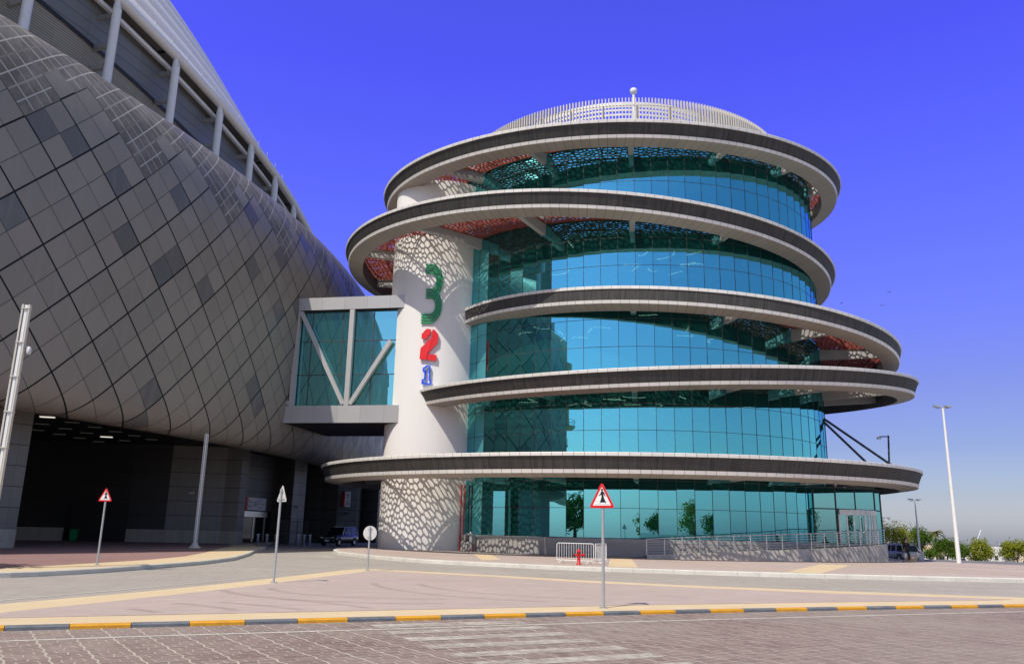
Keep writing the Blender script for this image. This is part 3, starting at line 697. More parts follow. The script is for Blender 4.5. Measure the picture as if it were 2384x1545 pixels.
for i in range(3):
    for j in range(6):
        lamps.append((-33.2 - 3.1 * i + .9 * j * .3, 58.5 + 2.9 * j + 1.5 * i, (i, j) in ((0, 0), (1, 4))))
lamps += [(-22.8, 97, False), (-22.2, 99, True), (-21.8, 101.6, True)]
for x, y, on in lamps:
    b = MB(); b.box((x, y, 9.11), (.95, .32, .05), .25); b.build('soffit_lamp', M['lamp_lit' if on else 'lamp_dim'], stad, True)
# gate in the base wall: frame, two glazed leaves
gdx, gdy = Vector((1.3, 6.06)).normalized()
def gp(s, o=0): return (-27.05 + gdx * s + gdy * o, 84.6 + gdy * s - gdx * o)
b = MB()
for s in (.3, 2.65, 5.0):
    x, y = gp(s, .0); b.box((x, y, 1.55), (.16, .12, 2.6), math.atan2(gdy, gdx))
x, y = gp(2.65, .05); b.box((x, y, 3.02), (5.0, .3, .55), math.atan2(gdy, gdx)); gate = b.build('gate_frame', M['steel'], stad, True)
for s0, s1 in ((.38, 2.57), (2.73, 4.92)):
    b = MB(); x, y = gp((s0 + s1) / 2, -.02); b.box((x, y, 1.5), (s1 - s0, .04, 2.46), math.atan2(gdy, gdx)); b.build('gate_leaf', M['car_glass'], gate)
b = MB(); x, y = gp(2.65, -1.2); b.box((x, y, 1.7), (6.2, .1, 3.3), math.atan2(gdy, gdx)); b.build('gate_lobby', M['black'], stad, True)
b = MB(); x, y = gp(5.6, .0); b.box((x, y, 1.7), (1.1, .1, 3.3), math.atan2(gdy, gdx)); b.build('side_panel', M['dark_panel'], stad, True)

# ================================================================== MUSEUM
AXX, AXY, RG = 11.709, 79.890, 17.94
def ax(a, r, z): return (AXX + r * math.cos(a), AXY + r * math.sin(a), z)
mus = thing('museum', 'round teal glass museum tower wrapped in five tilted grey canopy rings', 'museum building', (AXX, AXY, .2))
RINGS = [  # cx, cz, r, tilt x, tilt y
    ('A', 9.4874, 34.7352, 22.925, -.0117, -.0853), ('B', 7.1955, 26.8142, 24.0118, .0549, -.0207), ('C', 15.0764, 19.6293, 21.7018, .0712, -.0018),
    ('D', 13.6995, 15.0356, 23.9931, -.0382, -.0691), ('E', 9.6991, 7.3411, 27.2022, -.0036, -.0157)]
# ---- lattice tile (periodic Voronoi cells round eight-fold rosettes)
TILE = 2.3
def lattice_tile():
    pts = []
    for cx, cy, rot in ((0, 0, 0), (.5, .5, PI / 8)):
        pts.append((cx * TILE, cy * TILE))
        for k in range(8):
            a = rot + k * PI / 4; pts.append((cx * TILE + .40 * math.cos(a), cy * TILE + .40 * math.sin(a)))
        for k in range(8):
            a = rot + PI / 8 + k * PI / 4; pts.append((cx * TILE + .70 * math.cos(a), cy * TILE + .70 * math.sin(a)))
    pts += [(.5 * TILE, 0), (0, .5 * TILE)]
    pts = [(x % TILE, y % TILE) for x, y in pts]
    rep = [(x + i * TILE, y + j * TILE) for i in (-1, 0, 1) for j in (-1, 0, 1) for x, y in pts]
    cells = []
    for x, y in pts:
        poly = [(x - 2, y - 2), (x + 2, y - 2), (x + 2, y + 2), (x - 2, y + 2)]
        for u, v in rep:
            dx, dy = u - x, v - y; d2 = dx * dx + dy * dy
            if d2 < 1e-6 or d2 > 9: continue
            out = []; n = len(poly)
            for k in range(n):
                a, c = poly[k], poly[(k + 1) % n]
                fa = (a[0] - x) * dx + (a[1] - y) * dy - d2 / 2; fb = (c[0] - x) * dx + (c[1] - y) * dy - d2 / 2
                if fa <= 0: out.append(a)
                if (fa < 0 < fb) or (fb < 0 < fa):
                    t = fa / (fa - fb); out.append((a[0] + (c[0] - a[0]) * t, a[1] + (c[1] - a[1]) * t))
            poly = out
        gx = sum(p[0] for p in poly) / len(poly); gy = sum(p[1] for p in poly) / len(poly)
        cl = []
        for p in poly:
            if not cl or math.hypot(p[0] - cl[-1][0], p[1] - cl[-1][1]) > .015: cl.append(p)
        cells.append((gx, gy, cl))
    return cells
CELLS = lattice_tile()
BAR_W = .028
def lattice(mb, inside, fz, ux, uy, ox, oy, ext, th=.11):
    """fill the region inside(x,y) with pierced cells; local axes u,v at origin o"""
    n = int(ext / TILE) + 2
    for i in range(-n, n + 1):
        for j in range(-n, n + 1):
            bx, by = ox + ux[0] * i * TILE + uy[0] * j * TILE, oy + ux[1] * i * TILE + uy[1] * j * TILE
            if not any(inside(bx + dx, by + dy) for dx in (-3, -1.5, 0, 1.5, 3) for dy in (-3, -1.5, 0, 1.5, 3)): continue
            for gx, gy, poly in CELLS:
                wx, wy = bx + ux[0] * gx + uy[0] * gy, by + ux[1] * gx + uy[1] * gy
                if not inside(wx, wy): continue
                W = [(bx + ux[0] * px + uy[0] * py, by + ux[1] * px + uy[1] * py) for px, py in poly]
                m = len(W)
                ri = min(abs((W[k][0] - wx) * (W[(k + 1) % m][1] - W[k][1]) - (W[k][1] - wy) * (W[(k + 1) % m][0] - W[k][0])) / max(1e-6, math.hypot(W[(k + 1) % m][0] - W[k][0], W[(k + 1) % m][1] - W[k][1])) for k in range(m))
                s = max(.3, 1 - BAR_W / max(ri, .05))
                H = [(wx + (x - wx) * s, wy + (y - wy) * s) for x, y in W]
                vs = [(x, y, fz(x, y) + th) for x, y in W] + [(x, y, fz(x, y) + th) for x, y in H] + [(x, y, fz(x, y)) for x, y in W] + [(x, y, fz(x, y)) for x, y in H]
                fs = []
                for k in range(m):
                    l = (k + 1) % m
                    fs += [(k, l, m + l, m + k), (2 * m + l, 2 * m + k, 3 * m + k, 3 * m + l), (m + k, m + l, 3 * m + l, 3 * m + k)]
                mb.add(vs, fs)
def ring_hit(cx, r, be):
    """distance from the tower axis to a circle centred on (cx,cyr) along angle be"""
    ox, oy = AXX - cx, AXY - cyr; bq = ox * math.cos(be) + oy * math.sin(be); c = ox * ox + oy * oy - r * r
    return -bq + math.sqrt(bq * bq - c)
rings = []
HB, DR, SOFW = 1.30, .45, 1.38
for nm, cx, cz, r, tx, ty in RINGS:
    sc_ = {'A': 1.012, 'B': 1.02, 'C': 1.0, 'D': 1.0, 'E': 1.0}[nm]
    cx, cyr, cz, r = cx * sc_, AXY * sc_, 1.85 + (cz - 1.85) * sc_, r * sc_; HB, DR, SOFW = 1.30 * sc_, (.22 if nm == 'C' else .45) * sc_, 1.38
    n = Vector((tx, ty, 1)).normalized(); e1 = Vector((0, 1, 0)).cross(n).normalized(); e2 = n.cross(e1)
    c = Vector((cx, cyr, cz))
    P = lambda a, rr, h: tuple(c + e1 * (rr * math.cos(a)) + e2 * (rr * math.sin(a)) + n * h)
    NS = 240; NJ = round(2 * PI * r / .72)
    # outer section: (radius, height) pairs, with a material per strip
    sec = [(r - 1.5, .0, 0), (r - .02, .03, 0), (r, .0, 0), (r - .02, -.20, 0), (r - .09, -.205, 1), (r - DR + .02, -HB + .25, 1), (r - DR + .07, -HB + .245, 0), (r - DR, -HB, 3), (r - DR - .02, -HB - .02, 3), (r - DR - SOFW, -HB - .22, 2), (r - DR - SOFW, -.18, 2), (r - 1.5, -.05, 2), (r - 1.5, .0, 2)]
    mbs = [MB(), MB(), MB(), MB()]
    for k in range(NS):
        a0, a1 = 2 * PI * k / NS, 2 * PI * (k + 1) / NS; u0, u1 = NJ * k / NS, NJ * (k + 1) / NS
        for (ra, ha, mi), (rb, hb, _) in zip(sec, sec[1:]):
            mbs[mi].quad(P(a0, ra, ha), P(a0, rb, hb), P(a1, rb, hb), P(a1, ra, ha), 0, [(u0, ha), (u0, hb), (u1, hb), (u1, ha)])
    ro = mbs[0].build('canopy_ring', M['trim'], mus, True); rings.append(ro)
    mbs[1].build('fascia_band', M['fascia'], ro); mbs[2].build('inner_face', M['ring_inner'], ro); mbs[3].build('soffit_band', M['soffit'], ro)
    zpl = lambda x, y, h=0: cz - ((x - cx) * tx + (y - cyr) * ty) + h
    rin = r - DR - SOFW
    # radial beams and lattice bays
    BE = [rad(-97 + 24 * k) for k in range(-5, 7)]
    for be in BE:
        d0, d1 = RG - .15, ring_hit(cx, rin + .1, be)
        if d1 - d0 < 1.2: continue
        p, q = ax(be, d0, 0), ax(be, d1, 0)
        t = Vector((math.cos(be), math.sin(be), 0)); s = Vector((-t.y, t.x, 0)) * .21
        zz = lambda v, h: Vector((v[0], v[1], zpl(v[0], v[1], h)))
        hp, hq = -1.28, -1.05
        b = MB(); b.hexa([zz(p, hp) - s, zz(q, hq) - s, zz(q, hq) + s, zz(p, hp) + s], [zz(p, -.30) - s, zz(q, -.30) - s, zz(q, -.30) + s, zz(p, -.30) + s])
        s2 = s * 1.02
        b.build('beam', M['beam'], ro)
    for be0, be1 in zip(BE, BE[1:]):
        bm_ = (be0 + be1) / 2; dmid = ring_hit(cx, rin, bm_)
        if dmid - RG < .7: continue
        db = rad(.75)
        def inside(x, y, be0=be0, be1=be1, cx=cx, rin=rin, cyr=cyr):
            dx, dy = x - AXX, y - AXY; rr = math.hypot(dx, dy)
            if rr < RG + .12: return False
            a = math.atan2(dy, dx)
            for off in (0, 2 * PI, -2 * PI):
                if be0 + db < a + off < be1 - db: return math.hypot(x - cx, y - cyr) < rin + .25
            return False
        u_ = (math.cos(bm_), math.sin(bm_)); v_ = (-u_[1], u_[0])
        ox, oy = AXX + u_[0] * (RG + 1.2), AXY + u_[1] * (RG + 1.2)
        b = MB(); fz = lambda x, y: zpl(x, y, -.31)
        if nm == 'E' and abs(math.degrees(bm_) + 109) < 2:      # one bay closed with plain sheets, added to keep lattice shadow off the plinth
            for k in range(8):
                b0, b1 = be0 + db + (be1 - be0 - 2 * db) * k / 8, be0 + db + (be1 - be0 - 2 * db) * (k + 1) / 8
                q4 = [ax(b0, RG + 1.1, 0), ax(b1, RG + 1.1, 0), ax(b1, ring_hit(cx, rin + .1, b1), 0), ax(b0, ring_hit(cx, rin + .1, b0), 0)]
                b.hexa([(x, y, fz(x, y)) for x, y, _ in q4], [(x, y, fz(x, y) + .05) for x, y, _ in q4])
            ins0 = inside; inside = lambda x, y: ins0(x, y) and math.hypot(x - AXX, y - AXY) < RG + 1.1
        lattice(b, inside, fz, u_, v_, ox, oy, 14)
        # frame bars: along the sides, the inner edge and a square sub-grid
        def fb(x0, y0, x1, y1, wd=.11):
            b.bar((x0, y0, zpl(x0, y0, -.27)), (x1, y1, zpl(x1, y1, -.27)), wd, .13)
        for be in (be0 + db, be1 - db):
            d1 = ring_hit(cx, rin, be); p = ax(be, RG + .1, 0); q = ax(be, d1, 0); fb(p[0], p[1], q[0], q[1])
        for f in (1 / 3, 2 / 3):
            be = be0 + (be1 - be0) * f; d1 = ring_hit(cx, rin, be); p = ax(be, RG + .1, 0); q = ax(be, d1, 0); fb(p[0], p[1], q[0], q[1], .09)
        rr = RG + .14
        while rr < dmid + 2:
            pr_ = None
            for k in range(7):
                be = be0 + db + (be1 - be0 - 2 * db) * k / 6
                p = ax(be, rr, 0)
                ok = math.hypot(p[0] - cx, p[1] - cyr) < rin + .1
                if pr_ and ok: fb(pr_[0], pr_[1], p[0], p[1], .09)
                pr_ = p if ok else None
            rr += 2.15
        b.build('lattice_panel', M['lattice'], ro)
# ---- curtain wall, one part per storey between the rings
N = 81; PH = rad(-96.27)
ZR = [1.5, 3.68, 5.75, 7.75, 9.52, 11.57, 13.8, 16.04, 18.3, 20.5, 22.71, 25.04, 27.4, 29.94, 32.3, 34.6]
STO = [(0, 3), (3, 6), (6, 8), (8, 12), (12, 15)]
rnd = random.Random(3)
for i0, i1 in STO:
    g = MB(); mu = MB()
    for k in range(N):
        a0, a1 = PH + 2 * PI * k / N, PH + 2 * PI * (k + 1) / N
        if -.25 < math.atan2(math.sin(a0 + 1e-9), math.cos(a0)) and math.atan2(math.sin(a0), math.cos(a0)) > 1.2 and math.atan2(math.sin(a0), math.cos(a0)) < 1.9: pass
        for i in range(i0, i1):
            j = [rnd.uniform(-.0035, .0035) for _ in range(3)]
            j4 = [j[0] + j[1], j[0] - j[1], -j[0] - j[1] + j[2] * 0, -j[0] + j[1]]
            g.quad(ax(a0, RG + j4[0], ZR[i]), ax(a1, RG + j4[1], ZR[i]), ax(a1, RG + j4[2], ZR[i + 1]), ax(a0, RG + j4[3], ZR[i + 1]))
            mu.bar(ax(a0, RG - .02, ZR[i]), ax(a1, RG - .02, ZR[i]), .06, .035)
        mu.bar(ax(a0, RG - .01, ZR[i0]), ax(a0, RG - .01, ZR[i1]), .034, .06, up=(math.cos(a0), math.sin(a0), 0))
    go = g.build('curtain_wall', M['glass'], mus, True); mu.build('mullions', M['charcoal'], go)
# interior: slabs, core and the curved lamps seen through the glass
b = MB()
for z in (1.3, 7.6, 13.9, 20.4, 27.2, 33.9): b.lathe((AXX, AXY, z), [(0, .0), (RG - .45, .0), (RG - .45, .35), (0, .35)], 60, smooth=False)
b.build('floor_slabs', M['charcoal'], mus, True)
b = MB(); b.lathe((AXX, AXY, 0), [(2.2, 1.3), (2.2, 33.9)], 40); b.build('inner_core', M['charcoal'], mus, True)
rl_ = random.Random(12)
for z in (13.72, 20.22, 27.02):
    b = MB()
    for k in range(12):
        a = rad(rl_.uniform(-165, -15)); r = rl_.uniform(3, 12); cx_, cy_, _z = ax(a, r, 0); rr = rl_.uniform(.8, 1.8); s0 = rl_.uniform(0, 6.28); pts = [(cx_ + rr * math.cos(s0 + t * .22), cy_ + rr * math.sin(s0 + t * .22), z - .03) for t in range(8)]
        if k % 3: pts = [(cx_, cy_, z - .03), (cx_ + 1.6 * math.cos(s0), cy_ + 1.6 * math.sin(s0), z - .03)]
        for p, q in zip(pts, pts[1:]): b.bar(p, q, .12, .05)
    b.build('ceiling_lamps', M['tube_lamp'], mus, True)
# roof deck, louvre screen, pergola rings, camera mast
b = MB(); b.lathe((AXX, AXY, 34.4), [(0, .15), (RG + .3, .15), (RG + .3, -.2), (0, -.2)], 60, smooth=False); b.build('roof_deck', M['beam'], mus, True)
FX, FR, FZ0, FZ1 = 11.0, 16.0, 34.5, 38.5
b = MB(); NF = 350
for k in range(NF):
    a = 2 * PI * k / NF; x, y = FX + FR * math.cos(a), AXY + FR * math.sin(a)
    b.box((x, y, (FZ0 + FZ1) / 2), (.24, .085, FZ1 - FZ0), a)
scr = b.build('louvre_screen', M['fin'], mus, True)
for k in range(34):
    a = 2 * PI * (k + .3) / 34; b = MB(); b.box((FX + (FR - .25) * math.cos(a), AXY + (FR - .25) * math.sin(a), (FZ0 + FZ1) / 2 - .3), (.22, .18, FZ1 - FZ0 - .6), a); b.build('screen_post', M['fin'], scr)
b = MB()
for z in (35.2, 36.4, 37.9):
    for k in range(72):
        a0, a1 = 2 * PI * k / 72, 2 * PI * (k + 1) / 72
        b.bar((FX + (FR - .14) * math.cos(a0), AXY + (FR - .14) * math.sin(a0), z), (FX + (FR - .14) * math.cos(a1), AXY + (FR - .14) * math.sin(a1), z), .06, .07)
b.build('screen_rails', M['fin'], scr)
b = MB()
for r_, z, h in ((11.5, 40.4, .5), (11.5, 39.85, .16), (11.5, 39.4, .16), (11.5, 38.9, .16)):
    for k in range(60):
        a0, a1 = 2 * PI * k / 60, 2 * PI * (k + 1) / 60
        b.bar((FX + r_ * math.cos(a0), AXY + r_ * math.sin(a0), z), (FX + r_ * math.cos(a1), AXY + r_ * math.sin(a1), z), .12, h)
b.build('pergola_rings', M['white_paint'], mus, True)
mx, my = 10.55, 66.6
b = MB(); b.box((mx, my, 35.0), (.5, .5, .9)); b.box((mx, my, 38.0), (.42, .42, 1.3)); b.tube((mx, my, 35), (mx, my, 40.45), .17, .12, 12); mast = b.build('camera_mast', M['white_paint'], mus, True)
b = MB(); b.lathe((mx, my, 40.4), [(.12, 0), (.30, .18), (.34, .42), (.25, .56), (0, .60)], 16); b.build('camera_dome', M['white_paint'], mast)
# plinth below the glass
b = MB(); b.lathe((AXX, AXY, 0), [(RG + .45, .19), (RG + .45, 1.2)], 81, smooth=False); b.build('plinth_wall', M['plinth'], mus, True)
b = MB(); b.lathe((AXX, AXY, 0), [(RG + .47, 1.2), (RG + .47, 1.46), (RG - .1, 1.49)], 81, smooth=False); b.build('plinth_coping', M['beam'], mus, True)
b = MB(); b.lathe((AXX, AXY, 0), [(RG + .45, .204), (RG + 1.3, .204), (RG + 1.3, .19)], 81, smooth=False); b.build('drain_strip', M['charcoal'], mus, True)
# white stair drum
DX, DY, DRR = -6.82, 73.87, 4.5
b = MB(); nn = 96
for k in range(nn):
    a0, a1 = 2 * PI * k / nn, 2 * PI * (k + 1) / nn
    vs = [(DX + DRR * math.cos(a0), DY + DRR * math.sin(a0), .19), (DX + DRR * math.cos(a1), DY + DRR * math.sin(a1), .19), (DX + DRR * math.cos(a1), DY + DRR * math.sin(a1), 32.9), (DX + DRR * math.cos(a0), DY + DRR * math.sin(a0), 32.9)]
    b.add(vs, [(0, 1, 2, 3)], smooth=True)
b.lathe((DX, DY, 32.9), [(DRR, 0), (0, .0)], 48, smooth=False)
drum = b.build('white_drum', M['plaster'], mus, True)
# tie rods to the entrance canopy
for p, q in (((27.3, 72.0, 12.3), (31.6, 72.0, 8.0)), ((27.5, 72.6, 12.55), (33.8, 72.0, 7.9))):
    b = MB(); b.tube(p, q, .105, .105, 10); b.build('tie_rod', M['dark_metal'], mus, True)
# entrance vestibule
vest = MB(); vp = [(24.75, 67.55), (26.7, 67.9), (30.75, 69.9), (32.05, 71.7), (31.2, 77)]
for p, q in zip(vp, vp[1:]): vest.quad((p[0], p[1], 1.3), (q[0], q[1], 1.3), (q[0], q[1], 5.9), (p[0], p[1], 5.9))
vo = vest.build('entrance_vestibule', M['glass_bridge'], mus, True)
b = MB()
for p, q in zip(vp, vp[1:]):
    for z in (1.32, 4.15, 5.85): b.bar((p[0], p[1], z), (q[0], q[1], z), .12, .09)
for x, y in vp + [(28.7, 68.9)]: b.bar((x, y, 1.3), (x, y, 5.9), .10, .10)
b.build('vestibule_frame', M['charcoal'], vo)
def arcpts(p, q, bul, n):
    p, q = Vector(p), Vector(q); d = q - p; nn_ = Vector((d.y, -d.x)).normalized()
    return [p.lerp(q, t / n) + nn_ * bul * math.sin(PI * t / n) for t in range(n + 1)]
dp = arcpts((26.9, 67.85), (30.6, 69.7), .75, 8)
b = MB()
for p, q in zip(dp, dp[1:]): b.bar((p.x, p.y, 3.9), (q.x, q.y, 3.9), .3, .42); b.bar((p.x, p.y, 1.36), (q.x, q.y, 1.36), .2, .1)
for k in (0, 1, 2, 3, 4, 5, 6, 7, 8):
    p = dp[k]; b.bar((p.x, p.y, 1.3), (p.x, p.y, 3.75), .16 if k in (0, 4, 8) else .11, .12)
rd = b.build('revolving_door', M['steel'], vo)
b = MB()
for p, q in zip(dp, dp[1:]): b.quad((p.x, p.y, 1.4), (q.x, q.y, 1.4), (q.x, q.y, 3.72), (p.x, p.y, 3.72))
b.build('door_glass', M['glass_bridge'], rd)
b = MB()
for k in (1, 3, 6):
    p, q = dp[k].lerp(dp[k + 1], .3), dp[k].lerp(dp[k + 1], .7); z = 2.65
    b.bar((p.x, p.y - .06, 2.5), (p.x, p.y - .06, 3.5), .04, .04)
b.build('door_handle', M['black'], rd)
# ramp: floor, marble cheek wall
RW = [(9.7, 58.7), (12, 58.65), (14.5, 58.85), (17, 59.2), (19.5, 59.75), (22, 60.6), (24.3, 61.6), (26.4, 62.75), (28.1, 63.9), (29.3, 65.0), (29.85, 66.1), (29.95, 67.4), (29.7, 68.8)]
rw = [Vector(p) for p in RW]
def rz(i): return .44 + 1.04 * min(1, i / 9.0) ** .9
b = MB(); ri_ = offs(rw, .28)
for i in range(len(rw) - 1):
    p, q, pi, qi = rw[i], rw[i + 1], ri_[i], ri_[i + 1]; z0, z1 = rz(i), rz(i + 1)
    b.hexa([(p.x, p.y, .19), (q.x, q.y, .19), (qi.x, qi.y, .19), (pi.x, pi.y, .19)], [(p.x, p.y, z0), (q.x, q.y, z1), (qi.x, qi.y, z1), (pi.x, pi.y, z0)])
b.build('ramp_wall', M['marble'], mus, True)
b = MB()
for i in range(len(rw) - 1):
    z0, z1 = rz(i) - .12, rz(i + 1) - .12; pi, qi = ri_[i], ri_[i + 1]
    def inn(v):
        d = Vector((v.x - AXX, v.y - AXY)).normalized() * (RG + .4); return (AXX + d.x, AXY + d.y)
    a_, c_ = inn(pi), inn(qi)
    b.quad((pi.x, pi.y, z0), (qi.x, qi.y, z1), (c_[0], c_[1], z1), (a_[0], a_[1], z0))
b.build('ramp_floor', M['travertine'], mus, True)
# railing on the ramp wall (bolted to it: a part)
fine, _ = resample(RW, .25); acc = 0; rail = MB()
def zrail(p):
    best = 0; bd = 9e9; 
    for i in range(len(rw) - 1):
        ab = rw[i + 1] - rw[i]; t = max(0, min(1, (p - rw[i]).dot(ab) / ab.length_squared)); d = (rw[i] + ab * t - p).length
        if d < bd: bd = d; best = rz(i) + (rz(i + 1) - rz(i)) * t
    return best
rf = offs(fine, .14)
for h, r_ in ((1.06, .038), (.86, .016), (.68, .016), (.50, .016), (.32, .016), (.14, .016)):
    for k in range(0, len(rf) - 4, 4):
        p, q = rf[k], rf[k + 4]; rail.tube((p.x, p.y, zrail(p) + h), (q.x, q.y, zrail(q) + h), r_, r_, 8, cap=False)
ro_ = rail.build('railing', M['steel'], mus, True)
for k in range(0, len(rf), 5):
    p = rf[k]; b = MB(); b.box((p.x, p.y, zrail(p) + .53), (.05, .05, 1.06)); b.build('baluster', M['steel'], ro_)
# service gantry with camera on top of the lowest ring
b = MB()
gx0, gx1, gy_ = 29.5, 36.0, 77.5
gz = 7.55
for x in (29.5, 31.7, 33.9, 36.0): b.tube((x, gy_, gz - .3), (x, gy_, gz + .95), .03, .03, 6)
b.tube((gx0, gy_, gz + .95), (gx1, gy_, gz + .95), .03, .03, 6); b.tube((gx1, gy_, gz + .95), (36.2, 79.5, gz + .95), .03, .03, 6); b.tube((36.2, 79.5, gz - .3), (36.2, 79.5, gz + .95), .03, .03, 6)
b.build('maintenance_rail', M['white_paint'], mus, True)
b = MB(); b.tube((35.9, 77.9, gz - .3), (36.15, 77.9, 11.45), .09, .09, 8); b.bar((36.15, 77.9, 11.35), (35.2, 77.7, 11.3), .08, .1); cm = b.build('camera_post', M['dark_metal'], mus, True)
b = MB(); b.box((35.1, 77.6, 11.15), (.34, .2, .2)); b.build('security_camera', M['white_paint'], cm)

# ---- numerals on the drum
NR, NX = DRR + .22, -7.04
def onDrum(x, z, dpt):
    a = -PI / 2 + (x - DX) / (DRR + .1); rr = NR + dpt - .14
    return (DX + rr * math.cos(a), DY + rr * math.sin(a), z)
def nump(zx): return ((zx[0] - 417) / 109.0 + NX, 24.77 - (zx[1] - 250) / 96.9)
num3 = thing('numeral_three', 'green numeral 3 made of four curving stripes on the white drum', 'sign', (DX, DY - DRR, 18.2))
for i in range(4):
    R0, wd = 147 - 24 * i, 13
    for cy, xs_top, xs_bot in ((402, 335, 350), (622, 350, 312)):
        cl = []; b = MB()
        cxx = 397
        cl.append((xs_top, cy - R0))
        for k in range(17):
            a = -PI / 2 + PI * k / 16; cl.append((cxx + R0 * .70 * math.cos(a), cy + R0 * math.sin(a)))
        cl.append((xs_bot, cy + R0))
        for (x0, y0), (x1, y1) in zip(cl, cl[1:]):
            dx, dy = x1 - x0, y1 - y0; l = math.hypot(dx, dy)
            if l < .5: continue
            nx, ny = -dy / l * wd / 2, dx / l * wd / 2; ex, ey = dx / l * 1.0, dy / l * 1.0
            poly = [nump(q) for q in ((x0 - nx - ex, y0 - ny - ey), (x1 - nx + ex, y1 - ny + ey), (x1 + nx + ex, y1 + ny + ey), (x0 + nx - ex, y0 + ny - ey))]
            b.plate(poly, onDrum, .10 + (.008 * i if cy == 402 else .004 + .008 * i))
        b.build('stripe', M['green'], num3, True)
num2 = thing('numeral_two', 'red stencil numeral 2 in three blocks on the white drum', 'sign', (DX, DY - DRR, 15.3))
for poly in ([(330, 908), (330, 870), (375, 825), (413, 829), (411, 880), (391, 880), (387, 912)], [(428, 832), (447, 833), (485, 873), (482, 945), (390, 1038), (385, 1090), (320, 1085), (325, 992), (423, 905)], [(393, 1043), (477, 1050), (475, 1100), (391, 1093)]):
    b = MB(); b.plate([nump(q) for q in poly][::-1], onDrum, .2); b.build('stencil_block', M['red'], num2, True, recalc=True)
num1 = thing('numeral_one', 'small blue outlined slab serif numeral 1 on the white drum', 'sign', (DX, DY - DRR, 13.4))
b = MB(); out = [(360, 1168), (392, 1145), (420, 1149), (418, 1263), (431, 1266), (429, 1298), (354, 1293), (356, 1262), (376, 1260), (379, 1183), (362, 1190)]
for (x0, y0), (x1, y1) in zip(out, out[1:] + out[:1]):
    dx, dy = x1 - x0, y1 - y0; l = math.hypot(dx, dy); nx, ny = -dy / l * 5, dx / l * 5; ex, ey = dx / l * 4.5, dy / l * 4.5
    b.plate([nump(q) for q in ((x0 - nx - ex, y0 - ny - ey), (x1 - nx + ex, y1 - ny + ey), (x1 + nx + ex, y1 + ny + ey), (x0 + nx - ex, y0 + ny - ey))], onDrum, .22)
b.build('outline', M['blue'], num1, True)

# ================================================================== SKYBRIDGE
br = thing('skybridge', 'enclosed glass footbridge with diagonal steel struts linking stadium and white drum', 'footbridge', (-20.5, 70.5, 10.5))
X0, X1, Y0, Y1, Z0, Z1 = -23.5, -9.2, 70.5, 80.5, 10.5, 21.63
def panelbox(name, x0, x1, y0, y1, z0, z1, mat):
    b = MB()
    for (xa, ya), (xb, yb) in (((x0, y0), (x1, y0)), ((x1, y1), (x0, y1))):
        b.quad((xa, ya, z0), (xb, yb, z0), (xb, yb, z1), (xa, ya, z1), 0, [(xa, z0 - 10), (xb, z0 - 10), (xb, z1 - 10), (xa, z1 - 10)])
    b.quad((x0, y0, z1), (x1, y0, z1), (x1, y1, z1), (x0, y1, z1), 0, [(.5, 1)] * 4)
    b.quad((x0, y1, z0), (x1, y1, z0), (x1, y0, z0), (x0, y0, z0), 1)
    return b.build(name, mat, br, True)
panelbox('lower_fascia', X0, X1, Y0, Y1, Z0, 11.98, [M['bridge_panel'], M['dark_panel']])
panelbox('roof_fascia', X0, X1, Y0, Y1, 20.5, Z1, [M['bridge_panel'], M['dark_panel']])
b = MB(); gy = Y0 + .55
for i in range(5):
    xa, xb = X0 + (X1 - X0) * i / 5, X0 + (X1 - X0) * (i + 1) / 5
    for za, zb in ((12.05, 14.75), (14.75, 17.75), (17.75, 20.55)):
        b.quad((xa, gy, za), (xb, gy, za), (xb, gy + rnd.uniform(-.01, .01), zb), (xa, gy + rnd.uniform(-.01, .01), zb))
bg_ = b.build('bridge_glazing', M['glass_bridge'], br, True)
b = MB()
for i in range(6): x = X0 + (X1 - X0) * i / 5; b.bar((x, gy, 12.05), (x, gy, 20.55), .07, .07)
for z in (12.02, 14.75, 17.75, 20.46): b.bar((X0, gy, z), (X1, gy, z), .07, .07)
b.build('glazing_bars', M['charcoal'], bg_)
for x in (-19.0, -13.95):
    b = MB(); b.box((x, Y0 + .2, 16.24), (.42, .36, 8.5)); b.build('post', M['bridge_steel'], br, True)
for p, q in (((-18.75, 20.4), (-14.25, 12.1)), ((-10.3, 17.6), (-13.65, 12.1)), ((-21.6, 16.2), (-19.3, 12.1))):
    b = MB(); b.bar((p[0], Y0 + .2, p[1]), (q[0], Y0 + .2, q[1]), .34, .38, up=(0, 1, 0)); b.build('diagonal_strut', M['bridge_steel'], br, True)
br.rotation_euler = (0, 0, rad(-11)); br.scale = (1.03, 1.03, 1.03); br.location = (-21.11, 72.6, 10.76)

